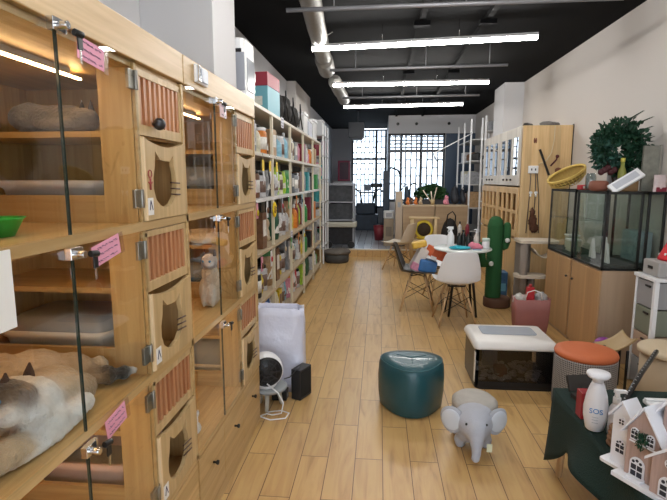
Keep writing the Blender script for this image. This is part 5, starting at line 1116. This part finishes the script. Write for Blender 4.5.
# ------------------------------------------------------------------ counter on the platform
PZ = .14
CW = wood('counter_board', (.42, .29, .17), (.37, .25, .14), 'x', .45, .5)
def counter(x0, x1, label):
    t = T('shop_counter', label, 'counter', ((x0+x1)/2, 9.68, PZ), 0, 'wooden counter blocks on the platform')
    MB().box(x0, x1, 9.44, 9.46, PZ, .975).box(x0, x0+.02, 9.46, 9.93, PZ, .975).box(x1-.02, x1, 9.46, 9.93, PZ, .975).box(x0, x1, 9.91, 9.93, PZ, .975).build('front_panel', CW, t, .002)
    MB().box(x0-.005, x1+.005, 9.42, 9.95, .976, 1.005).build('countertop', mat('counter_top', (.55, .42, .27), .4), t, .003)
counter(.46, 1.06, 'wooden counter block behind the yellow ring cat frame'); counter(1.075, 1.68, 'wooden counter block next to the white rack on the platform')
t = T('side_board', 'tall pale board post standing at left end of counter', 'board', (.385, 9.5, PZ)); MB().box(-.065, .065, -.05, .40, 0, 1.12).build('panel', mat('pale_board', (.46, .37, .28), .5), t, .004, False); MB().box(-.03, .03, -.054, -.051, .82, .92).build('switch_plate', mat('plate_grey', (.3, .33, .36), .4), t, .002, False)
mb = MB()
rd = random.Random(21)
for k, (x, y, c, l) in enumerate([(.545, 9.48, 'orange', 'orange toy figure on the counter left end'), (.62, 9.60, 'brown', 'brown toy figure on the counter between orange ones'), (.70, 9.54, 'orange', 'small orange toy on the counter right of brown figure'), (.80, 9.62, 'beige', 'beige plush on counter in front of the green bush'), (1.28, 9.53, 'pink', 'greyish pink plush sitting on the counter right of the sticks')]):
    toy(c, (x, y, 1.006), l, .11 if k < 4 else .16, .15 if k < 4 else .19, 'toys on the counter')
t = T('stick_cup', 'cup holding pale sticks on the counter beside green bush', 'cup', (1.03, 9.56, 1.006)); MB().lathe([(.035, 0), (.042, .10), (.038, .10), (.033, .01), (0, .008)], n=16).build('cup', mat('cup_tan', (.5, .38, .2), .5), t, world=False)
for (a, L) in ((-34, .34), (12, .34), (-8, .26)): mb = MB().cyl((0, 0, .012), (L*sin(R(a)), 0, L*cos(R(a))), .009, .011, 8); mb.build('stick', mat('stick_pale', (.68, .58, .45), .6), t, world=False)
t = T('potted_bush', 'wide dark green leafy bush in planter on the counter', 'plant', (1.02, 9.83, 1.006))
MB().prism(rr(.56, .16, .03), 0, .10, 'z').build('planter', mat('planter_dark', (.04, .04, .045), .5), t, .004, False)
lv = MB()
for i in range(1300):
    a = rd.uniform(0, 2*pi); b = rd.uniform(-.5, 1); p = Vector((.33*cos(a)*sqrt(max(0, 1-b*b))*rd.random()**.4, .11*sin(a), .17+.17*b+.03*rd.random()))
    leafmesh(lv, p, Vector((rd.uniform(-1, 1), rd.uniform(-1, 1), rd.uniform(-.2, 1))), Vector((rd.uniform(-1, 1), rd.uniform(-1, 1), .5)), .065, .035, rd.random() < .3)
lv.build('foliage', [mat('bush_green', (.035, .10, .03), .6, var=.5, vscale=10), LF], t, world=False)
t = T('desk_lamp', 'dark arched lamp with gooseneck standing on the counter left', 'lamp', (.58, 9.78, 1.006))
MB().lathe([(.06, 0), (.06, .02), (0, .025)], n=16).build('base', BLACK, t, world=False); MB().tube([(0, 0, .02), (0, 0, .22), (.03, 0, .36), (.10, 0, .42), (.17, 0, .38), (.19, 0, .28)], .010, 8).build('neck', BLACK, t, world=False)
t = T('black_dispenser', 'dark tall dispenser bottle on counter beside the arched lamp', 'dispenser', (.535, 9.58, 1.006)); MB().lathe([(.05, 0), (.055, .02), (.055, .24), (.03, .30), (.02, .36)], n=16).build('body', mat('navy_body', (.02, .035, .06), .4), t, world=False); MB().tube([(0, 0, .35), (0, 0, .40), (-.07, 0, .35), (-.10, 0, .28)], .012, 8).build('spout', mat('navy_body', (.02, .035, .06)), t, world=False)
for k, (x, z0, w, h, l) in enumerate([(1.47, 1.006, .16, .36, 'dark bag standing on the counter right of green bush'), (1.62, 1.006, .10, .30, 'dark narrow pack on the counter beside white rack')]):
    t = T('dark_bag', l, 'bag', (x, 9.78, z0)); blob('body', [((x, 9.78, z0+h*.5), (w*.5, .10, h*.5), None), ((x+.02, 9.76, z0+h*.3), (w*.5, .10, h*.3), None)], .02, mat('dark_bag_m', (.03, .035, .045), .6, bump=.6, bscale=20), t, shag=.008)
    MB().tube([(x-.05, 9.70, z0+h*.8), (x, 9.68, z0+h*1.12), (x+.05, 9.70, z0+h*.8)], .008, 6).build('handle', BLACK, t)
# little frame with the yellow ring, in front of the counter
t = T('cat_stand', 'pale wooden cat frame with round yellow ring tunnel', 'cat furniture', (.80, 8.80, 0))
PF = mat('frame_pale', (.58, .44, .25), .5)
MB().box(-.26, .27, -.12, .12, .80, .825).build('top_board', PF, t, .003, False)
MB().box(-.24, .25, -.12, .12, .40, .425).build('lower_board', PF, t, .003, False)
for x in (-.21, .20):
    for y in (-.09, .09): MB().cyl((x, y, 0), (x, y, .80), .030, n=12).build('leg', PF, t, world=False)
mb = MB().tube([(.14*cos(a*pi/14), -.06, .61+.14*sin(a*pi/14)) for a in range(28)], .028, 10, closed=True); mb.build('yellow_ring', mat('ring_yellow', (.62, .48, .05), .8), t, world=False)
MB().lathe([(.12, -.05), (.125, .0), (.115, .09)], n=24).xf(Matrix.Translation((0, -.01, .61)) @ Matrix.Rotation(R(90), 4, 'X')).build('tunnel', mat('ring_hollow_shade', (.05, .035, .02), .9), t, world=False)  # closed dark disc; shade inside the ring is put into its colour
MB().ball((0, -.02, .455), (.13, .07, .03), 16).build('yellow_cushion', mat('cushion_yellow', (.68, .50, .04), .9), t, world=False)
t = T('backpack', 'black backpack on the floor right of yellow ring cat frame', 'backpack', (1.30, 9.05, 0)); blob('body', [((1.30, 9.05, .40), (.17, .12, .40), None), ((1.30, 8.97, .28), (.13, .09, .22), None)], .025, MATS['black_cloth'], t)
MB().tube([(1.22, 8.96, .70), (1.24, 8.93, .86), (1.32, 8.92, .92), (1.38, 8.94, .84), (1.38, 8.97, .68)], .012, 6).build('strap', BLACK, t)
t = T('dark_crate', 'black crate with bottles on the floor by platform rack', 'crate', (1.50, 8.70, 0)); MB().box(-.13, .13, -.15, .15, 0, .50).build('crate', mat('crate_black', (.025, .025, .028), .6, var=.8, vscale=20), t, .01, False); MB().box(-.10, .10, -.152, -.150, .30, .42).build('label', mat('cr_l', (.2, .2, .22), .5), t, world=False)
for k, (x, c, l) in enumerate([(1.42, 'white', 'white bottle standing on the black crate'), (1.55, 'maroon', 'dark red bottle standing on the black crate')]): product('bottle', c, (x, 8.68, .501), l, .09, .26, .09, 990+k, 0, 'bottles on the black crate', False)

# ------------------------------------------------------------------ far left and far middle
t = T('pet_cart', 'grey metal tiered cart with beige bench and black baskets', 'cart', (-.80, 9.75, PZ))
mb = MB()
for x in (-1.02, -.50):
    for y in (9.50, 10.05): mb.box(x-.014, x+.014, y-.014, y+.014, PZ, 1.42)
for z in (.70, 1.05, 1.40): mb.box(-1.02, -.50, 9.50, 10.05, z-.012, z+.012)
mb.build('frame', mat('cart_grey', (.30, .31, .34), .4, .4), t)
for (z, h) in ((.715, .30), (1.065, .30)): MB().box(-.99, -.53, 9.53, 10.03, z, z+h).build('basket', mat('cart_net', (.05, .055, .065), .7, var=.8, vscale=16), t, .01)
MB().box(-1.03, -.44, 9.44, 9.80, .56, .66).build('bench', mat('bench_beige', (.46, .45, .38), .6), t, .02)
MB().box(-1.0, -.50, 9.53, 10.0, PZ+.07, .55).build('lower_bin', mat('cart_black', (.018, .018, .022), .6, var=.8, vscale=14), t, .01)
for x in (-.98, -.54): MB().cyl((x, 9.47, PZ+.075), (x, 9.50, PZ+.075), .07, n=18).build('wheel', BLACK, t)
t = T('fabric_bin', 'grey rolled-rim fabric cat bed on floor below step', 'cat bed', (-.76, 8.72, 0)); GF = mat('fabric_grey', (.13, .115, .10), .9, bump=.6, bscale=60)
MB().lathe([(0, .0), (.20, .0), (.22, .03), (.225, .15)], n=28).build('drum', mat('drum_dark', (.06, .058, .055), .8), t, world=False)
blob('lid_cushion', [((-.76, 8.72, .185), (.27, .25, .055), None), ((-.68, 8.68, .225), (.17, .16, .035), None)], .02, GF, t, shag=.010)
t = T('red_cabinet', 'dark red framed small cabinet hanging on the far left wall', 'cabinet', (-.98, 13.6, 1.442))
MB().box(-.17, .17, -.06, .12, 0, .56).build('case', mat('dark_magenta', (.22, .012, .05), .5), t, .006, False); MB().box(-.12, .12, -.066, -.061, .05, .51).build('door_panel', mat('maroon_glass', (.07, .03, .05), .2), t, .003, False)
t = T('base_cabinet', 'pale cabinet under the dark red case at far left', 'cabinet', (-1.0, 13.6, PZ)); MB().box(-.25, .25, -.2, .2, 0, 1.30).build('body', mat('far_pale', (.42, .42, .44), .5), t, .004, False); MB().box(-.25, .25, -.215, -.201, .03, .64).build('door', mat('far_pale', (.4, .4, .4)), t, .003, False)
DK = mat('machine_navy', (.025, .04, .065), .45, var=.5, vscale=7)
t = T('dark_machine', 'dark blue exercise machine with curved bars before the barred window', 'machine', (-.32, 13.2, PZ))
MB().box(-.42, .30, -.25, .25, 0, .42).build('base', DK, t, .02, False); MB().box(-.30, .22, -.16, .16, .42, .72).build('body', DK, t, .03, False)
mb = MB()
for s in (-1, 1): mb.tube([(s*.14, 0, .7), (s*.20, 0, 1.0), (s*.32, -.05, 1.10), (s*.40, -.1, 1.02)], .024, 8)
mb.tube([(-.2, 0, 1.0), (.2, 0, 1.0)], .02, 8); mb.build('handlebars', BLACK, t, world=False); MB().box(-.10, .10, -.04, .04, 1.05, 1.22).build('console', mat('console', (.12, .16, .22), .3), t, .01, False)
t = T('high_stool', 'black seat on a tall stem silhouetted against barred window', 'stool', (-.08, 14.2, PZ)); MB().prism(rr(.34, .24, .06), 1.12, 1.24, 'z').build('seat', BLACK, t, .01, False); MB().cyl((0, 0, .03), (0, 0, 1.12), .025).build('stem', BLACK, t, world=False); MB().lathe([(.2, 0), (.2, .03), (0, .04)], n=20).build('foot', BLACK, t, world=False)
t = T('navy_post', 'dark blue tall column machine left of the second window', 'post', (.16, 11.4, PZ)); MB().box(-.08, .08, -.08, .08, 0, 1.55).build('body', DK, t, .02, False); MB().tube([(0, 0, 1.5), (.10, 0, 1.62), (.26, 0, 1.56), (.34, 0, 1.40)], .022, 8).build('arm', DK, t, world=False); MB().box(-.12, .12, -.12, .12, 0, .06).build('foot', BLACK, t, .01, False)
t = T('red_bin', 'small dark red bin on the platform floor near the counter', 'bin', (.0, 10.9, PZ)); MB().lathe([(.09, 0), (.12, .30), (.11, .30), (.085, .01), (0, .01)], n=20).build('bin', mat('bin_red', (.20, .02, .03), .5), t, world=False); MB().lathe([(.12, .30), (.12, .33), (0, .345)], n=20).build('lid', mat('bin_red', (.2, .02, .03)), t, world=False)
t = T('white_package', 'white wrapped package on a tan box left of counter', 'package', (.20, 10.0, .70)); MB().prism(rr(.22, .22, .05), 0, .16, 'z').build('packet', mat('pk_wh', (.62, .62, .62), .5, bump=.6, bscale=20), t, .02, False); MB().box(-.06, .06, -.1115, -.11, .04, .12).build('label', mat('lblg', (.3, .3, .32), .5), t, world=False)
t = T('tan_box', 'tan upright box under the white package left of counter', 'box', (.20, 10.0, PZ)); MB().box(-.10, .10, -.10, .10, 0, .558).build('carton', mat('tanbox', (.34, .27, .19), .6, var=.2), t, .005, False); MB().box(-.06, .06, -.1015, -.1, .2, .4).build('label', mat('lblt', (.2, .16, .12), .5), t, world=False)
for k, (x, y, w, h, l) in enumerate([(.75, 11.3, .6, .85, 'dark low machine behind the counter in front of the second window, left'), (1.35, 11.3, .45, 1.0, 'dark cabinet behind the counter under navy wall panel')]):
    t = T('dark_cabinet', l, 'cabinet', (x, y, PZ)); MB().box(-w/2, w/2, -.2, .2, 0, h).build('body', DK, t, .02, False); MB().box(-w/2+.03, w/2-.03, -.215, -.201, .05, h-.05).build('door', mat('dk2', (.04, .05, .07), .4), t, .004, False)

# ------------------------------------------------------------------ low table with the dark green cloth, front right
TX0, TX1, TY0, TY1, TT = .90, 1.72, 1.30, 2.44, .44
t = T('coffee_table', 'low wooden table under a dark green cloth at the front right', 'table', ((TX0+TX1)/2, (TY0+TY1)/2, 0))
MB().box(TX0, TX1, TY0, TY1, TT-.03, TT).build('tabletop', PINEX, t, .004)
for x in (TX0+.05, TX1-.05):
    for y in (TY0+.06, TY1-.06): MB().cyl((x, y, TT-.03), (x+(.02 if x > 1.3 else -.02), y, 0), .024, .016).build('leg', LEG, t)
CL = mat('cloth_dark_green', (.004, .020, .016), .9, bump=.4, bscale=180)
def drop(u):                              # u runs round the top's edge; hem height
    return u
def ring_pt(s, f):
    """s 0..4 round the table (starting front-left, going up the left edge); f 0 edge .. 1 hem"""
    k = int(s) % 4; q = s-int(s); c = [(TX0, TY0), (TX0, TY1), (TX1, TY1), (TX1, TY0)]; a, b = c[k], c[(k+1) % 4]
    x, y = a[0]+(b[0]-a[0])*q, a[1]+(b[1]-a[1])*q; nx, ny = [(-1, 0), (0, 1), (1, 0), (0, -1)][k]
    m = [(-1, 1), (1, 1), (1, -1), (-1, -1)][k]; e = max(0, (q-.76)/.24)**.9; m0 = [(-1, -1), (-1, 1), (1, 1), (1, -1)][k]; e0 = max(0, (.24-q)/.24)**.9
    corner = max(e, e0); mx_ = m if e > 0 else m0
    dx, dy = nx*(1-corner)+mx_[0]*.45*corner, ny*(1-corner)+mx_[1]*.45*corner
    hang = .17+.225*corner+.02*sin(s*9); out = .010+.030*f*(1+.8*sin(s*14))*(1-.7*corner)+.004*corner*f
    return (x+dx*out*(.4+f), y+dy*out*(.4+f), TT+.004-hang*f-(.004 if f > 0 else 0))
mb = MB(); NS, NF = 120, 8
vs = [ring_pt(4*i/NS, j/NF) for i in range(NS) for j in range(NF+1)]; w = NF+1
mb.add(vs, [(i*w+j, ((i+1) % NS)*w+j, ((i+1) % NS)*w+j+1, i*w+j+1) for i in range(NS) for j in range(NF)], 0, True)
k0 = len(mb.v); mb.add([vs[i*w] for i in range(NS)], [tuple(range(NS))], 0)
o = solo('tablecloth', mb, CL, 'dark green cloth draped over the low table at front right', 'tablecloth'); s = o.modifiers.new('t', 'SOLIDIFY'); s.thickness = .002; s.offset = 1
ZC2 = TT+.007
t = T('pump_bottle', 'large white bottle with wide flat pump cap on green cloth', 'bottle', (.925, 2.03, ZC2))
MB().lathe([(.030, 0), (.036, .006), (.047, .06), (.048, .10), (.040, .155), (.028, .195), (.022, .21)], n=28).build('bottle', mat('bottle_white', (.74, .75, .80), .3), t, world=False)
MB().lathe([(.020, .208), (.022, .222), (.040, .232), (.047, .242), (.044, .252), (.02, .256), (0, .256)], n=28).build('cap', mat('bottle_white', (.74, .75, .8)), t, world=False)
def lettering(txt, size, M, m, parent, name='lettering', ext=.0006):
    c = bpy.data.curves.new(name, 'FONT'); c.body = txt; c.size = size; c.extrude = ext; c.align_x = 'CENTER'; c.align_y = 'CENTER'
    o = bpy.data.objects.new(name, c); col.objects.link(o); bpy.context.view_layer.update()
    me = bpy.data.meshes.new_from_object(o.evaluated_get(bpy.context.evaluated_depsgraph_get())); bpy.data.objects.remove(o)
    me.transform(M); me.materials.clear(); me.materials.append(m); o = bpy.data.objects.new(name, me); col.objects.link(o); o.parent = parent; return o
lettering('SOS', .030, Matrix.Rotation(R(-22), 4, 'Z') @ Matrix.Translation((0, -.0485, .098)) @ Matrix.Rotation(R(90), 4, 'X'), mat('print_blue', (.02, .22, .55), .5), t)
mb = MB()
for q in range(3): 
    a0 = R(-112-16); mb.tube([(.0485*cos(a0+a*.12), .0485*sin(a0+a*.12), .072-.012*q) for a in range(5)], .0012, 4)
mb.build('small_print', mat('print_grey', (.35, .38, .45), .6), t, world=False)
t = T('spray_flask', 'smaller white pump dispenser between the white bottle and village', 'bottle', (.985, 1.985, ZC2))
MB().lathe([(.024, 0), (.028, .006), (.028, .11), (.020, .13), (.013, .14)], n=22).build('bottle', mat('flask_clear', (.50, .50, .54), .3, var=.3, vscale=30), t, world=False)
mb = MB().cyl((0, 0, .14), (0, 0, .165), .015).cyl((0, 0, .165), (0, 0, .185), .011, .009); mb.prism([(-.012, .0), (.034, .004), (.036, .012), (-.010, .016)], -.010, .010, 'y'); mb.v[-8:] = [(x, y, z+.183) for x, y, z in mb.v[-8:]]; mb.build('pump', WHITE, t, .001, False)
t = T('cord_stack', 'stack of brown coiled rolls beside the village on green cloth', 'stack', (.958, 1.90, ZC2))
for k in range(4): MB().tube([((.030-.002*k)*cos(a*pi/9), (.026-.001*k)*sin(a*pi/9), .011+.021*k) for a in range(18)], .011, 8, closed=True).build('coil', mat('coil_brown', (.22, .12, .07), .7, bump=.6, bscale=90), t, world=False)
t = T('red_box', 'small dark red box behind the large white bottle', 'box', (.945, 2.14, ZC2)); MB().box(-.045, .03, -.03, .03, 0, .12).build('carton', mat('redbox', (.28, .012, .02), .4), t, .003, False); MB().box(-.02, .0, -.031, -.0302, .09, .105).build('gold_mark', mat('gold', (.6, .4, .08), .4), t, world=False)
t = T('black_folder', 'black flat folder leaning by the checked stool on green cloth', 'folder', (1.03, 2.36, ZC2)); MB().box(-.09, .07, -.045, .0, .0, .022).xf(Matrix.Rotation(R(14), 4, 'Z')).build('cover', mat('folder_black', (.03, .026, .024), .6), t, .002, False); MB().box(-.085, -.06, -.047, -.046, .005, .012).xf(Matrix.Rotation(R(14), 4, 'Z')).build('silver_mark', CHROME, t, world=False)
MB().box(-.09, .08, -.02, .0, .022, .10).xf(Matrix.Rotation(R(10), 4, 'Z') @ Matrix.Rotation(R(-30), 4, 'X')).build('raised_flap', mat('folder_black', (.03, .026, .024)), t, .002, False)
t = T('white_strip', 'long white plastic strip lying behind the wooden village', 'strip', (1.45, 2.28, ZC2)); MB().box(-.19, .25, -.05, .03, .0, .02).build('strip', WHITE, t, .006, False); MB().box(-.19, .25, .0, .02, .0201, .030).build('ridge', WHITE, t, .004, False)

# white wooden village: facade runs along u, depth n
VM = Matrix.Translation((.85, 1.80, 0)) @ Matrix(((.49, .872, 0, 0), (-.872, .49, 0, 0), (0, 0, 1, 0), (0, 0, 0, 1)))
WH = mat('village_white', (.74, .75, .80), .55); RW = wood('village_wood', (.46, .33, .29), (.36, .25, .22), 'z', .6, 2)
V = T('wooden_village', 'white and brown wooden miniature house village on the green cloth', 'decoration', tuple(VM @ Vector((.2, .08, ZC2))))
VB = ZC2
def vbuild(mb, name, m, parent, bevel=0): 
    mb.xf(VM); return mb.build(name, m, parent, bevel)
def arch_window(mb, u, z, w, h, y, round_=False):
    """white arched fret window: dark holes on a white arch"""
    if round_:
        mb.prism([(u+w/2*cos(a*pi/10), z+w/2*sin(a*pi/10)) for a in range(20)], y-.004, y, 'y', 0)
        for k in range(4):
            a = k*pi/2+pi/4; mb.prism([(u+w*.25*cos(a)+w*.13*cos(b*pi/5), z+w*.25*sin(a)+w*.13*sin(b*pi/5)) for b in range(10)], y-.0055, y-.004, 'y', 1)
        return
    P = [(u-w/2, z), (u+w/2, z)]+[(u+w/2*cos(a*pi/10), z+h-w/2+w/2*sin(a*pi/10)) for a in range(11)]
    mb.prism(P, y-.004, y, 'y', 0)
    for k in range(2):
        for j in range(2): uu = u-w*.38+k*w*.42; zz = z+.006+j*(h-w*.55)/2; mb.box(uu, uu+w*.34, y-.0055, y-.004, zz, zz+(h-w*.6)/2-.004, 1)
    for k in range(3): a = R(35+55*k); mb.prism([(u+w*.30*cos(a)+w*.10*cos(b*pi/5), z+h-w*.5+w*.28*sin(a)+w*.10*sin(b*pi/5)) for b in range(10)], y-.0055, y-.004, 'y', 1)
HOLE = mat('fret_hole', (.03, .03, .04), .8)
def house(u0, u1, y0, y1, z0, ze, za, wall, wins, name, overhang=.012, side=None):
    um = (u0+u1)/2; mb = MB(); mb.prism([(u0, z0), (u1, z0), (u1, ze), (um, za), (u0, ze)], y0, y1, 'y'); h = vbuild(mb, name, wall, V, .001)
    rf = MB(); t_ = .009
    for s in (-1, 1):
        ue = um+s*((u1-u0)/2+overhang); zz = ze-(za-ze)*overhang/((u1-u0)/2)
        rf.prism([(um, za+.002), (ue, zz+.002), (ue, zz+t_+.004), (um, za+t_+.004)], y0-.012, y1+.005, 'y')
    vbuild(rf, 'roof', WH, h, .001)
    for wv_ in wins:
        wm = MB(); arch_window(wm, wv_[0], wv_[1], wv_[2], wv_[3] if len(wv_) > 3 else 0, y0-.0005, len(wv_) < 4); vbuild(wm, 'window', [WH, HOLE], h)
    return h
mb = MB(); mb.prism(rr(.115, .11, .012, 3, .058, .045), VB, VB+.012, 'z'); vbuild(mb, 'base_board', WH, V, .001)
mb = MB(); mb.prism([(.085, -.055), (.50, -.055), (.50, .20), (.12, .20), (.085, .10)], VB-.0+.0, VB+.016, 'z'); vbuild(mb, 'base_board', WH, V, .001)
house(.03, .103, .012, .075, VB+.012, .645, .695, WH, [(.066, .625, .030), (.068, .500, .040, .058)], 'tower_house', .014)
hb = house(.108, .222, -.02, .10, VB+.016, .635, .722, RW, [(.137, .600, .028, .045), (.192, .598, .028, .045), (.155, VB+.020, .052, .075)], 'gable_house', .018)
hc = house(.20, .34, .02, .16, VB+.016, .74, .842, RW, [(.27, .70, .042)], 'tall_house', .02)
hd = house(.215, .335, -.045, .03, VB+.016, .585, .640, RW, [(.275, .590, .034), (.275, VB+.022, .060, .075)], 'porch_house', .018)
mb = MB().box(.120, .210, -.024, -.0205, .590, .595); vbuild(mb, 'ledge', WH, V); mb = MB().box(.130, .185, -.045, -.021, VB+.0165, VB+.026); vbuild(mb, 'door_step', WH, V, .001)
sp = MB(); rd = random.Random(8)
for i in range(110):
    p = VM @ Vector((.165+.018*rd.uniform(-1, 1), -.030+.006*rd.random(), .612+.03*rd.uniform(-1, 1))); leafmesh(sp, p, Vector((rd.uniform(-1, 1), rd.uniform(-1, .3), rd.uniform(-1, 1))), Vector((0, 0, 1)), .016, .005)
sp.build('fir_sprig', LF, V)
# second small village piece poking in at bottom right
t = T('white_ornament', 'small white scalloped ornament lying at the bottom right corner', 'ornament', (1.02, 1.50, ZC2)); MB().lathe([(.05, 0), (.055, .008), (.04, .02), (0, .022)], n=20).build('disc', WHITE, t, world=False)
mb = MB()
for k in range(8): mb.ball((.045*cos(k*pi/4), .045*sin(k*pi/4), .012), .012, 8)
mb.build('scallops', WHITE, t, world=False)

# ------------------------------------------------------------------ light, camera
def world():
    w = bpy.data.worlds.new('sky'); scn.world = w; w.use_nodes = True; nt = w.node_tree
    bg = nt.nodes['Background']; bg.inputs[0].default_value = (.80, .90, 1.0, 1); bg.inputs[1].default_value = 2.2
world()
def area(name, loc, rot, sx, sy, power, c):
    l = bpy.data.lights.new(name, 'AREA'); l.shape = 'RECTANGLE'; l.size = sx; l.size_y = sy; l.energy = power; l.color = c
    o = bpy.data.objects.new(name, l); col.objects.link(o); o.location = loc; o.rotation_euler = rot; return o
area('shop_front_daylight', (.4, YB-.05, 1.5), (R(90), 0, R(180)), 3.2, 2.5, 300, (.70, .82, 1.0))
area('far_window_daylight', (-.3, YF+.5, 1.7), (R(-90), 0, R(180)), 1.0, 2.2, 40, (.8, .9, 1.0))
cam = bpy.data.cameras.new('camera'); cam.sensor_fit = 'HORIZONTAL'; cam.sensor_width = 36; cam.lens = 485/667*36; cam.clip_start = .02; cam.clip_end = 200
co = bpy.data.objects.new('camera', cam); col.objects.link(co); co.location = (0, 0, 1.5)
co.rotation_euler = (R(90-8.3285), 0, R(5.3612)); scn.camera = co
scn.view_settings.view_transform = 'Standard'; scn.view_settings.look = 'None'; scn.view_settings.gamma = 1; scn.view_settings.use_curve_mapping = False
scn.view_settings.exposure = .88
scn.cycles.use_denoising = True
scn.cycles.max_bounces = 8; scn.cycles.transparent_max_bounces = 24; scn.cycles.sample_clamp_indirect = 8
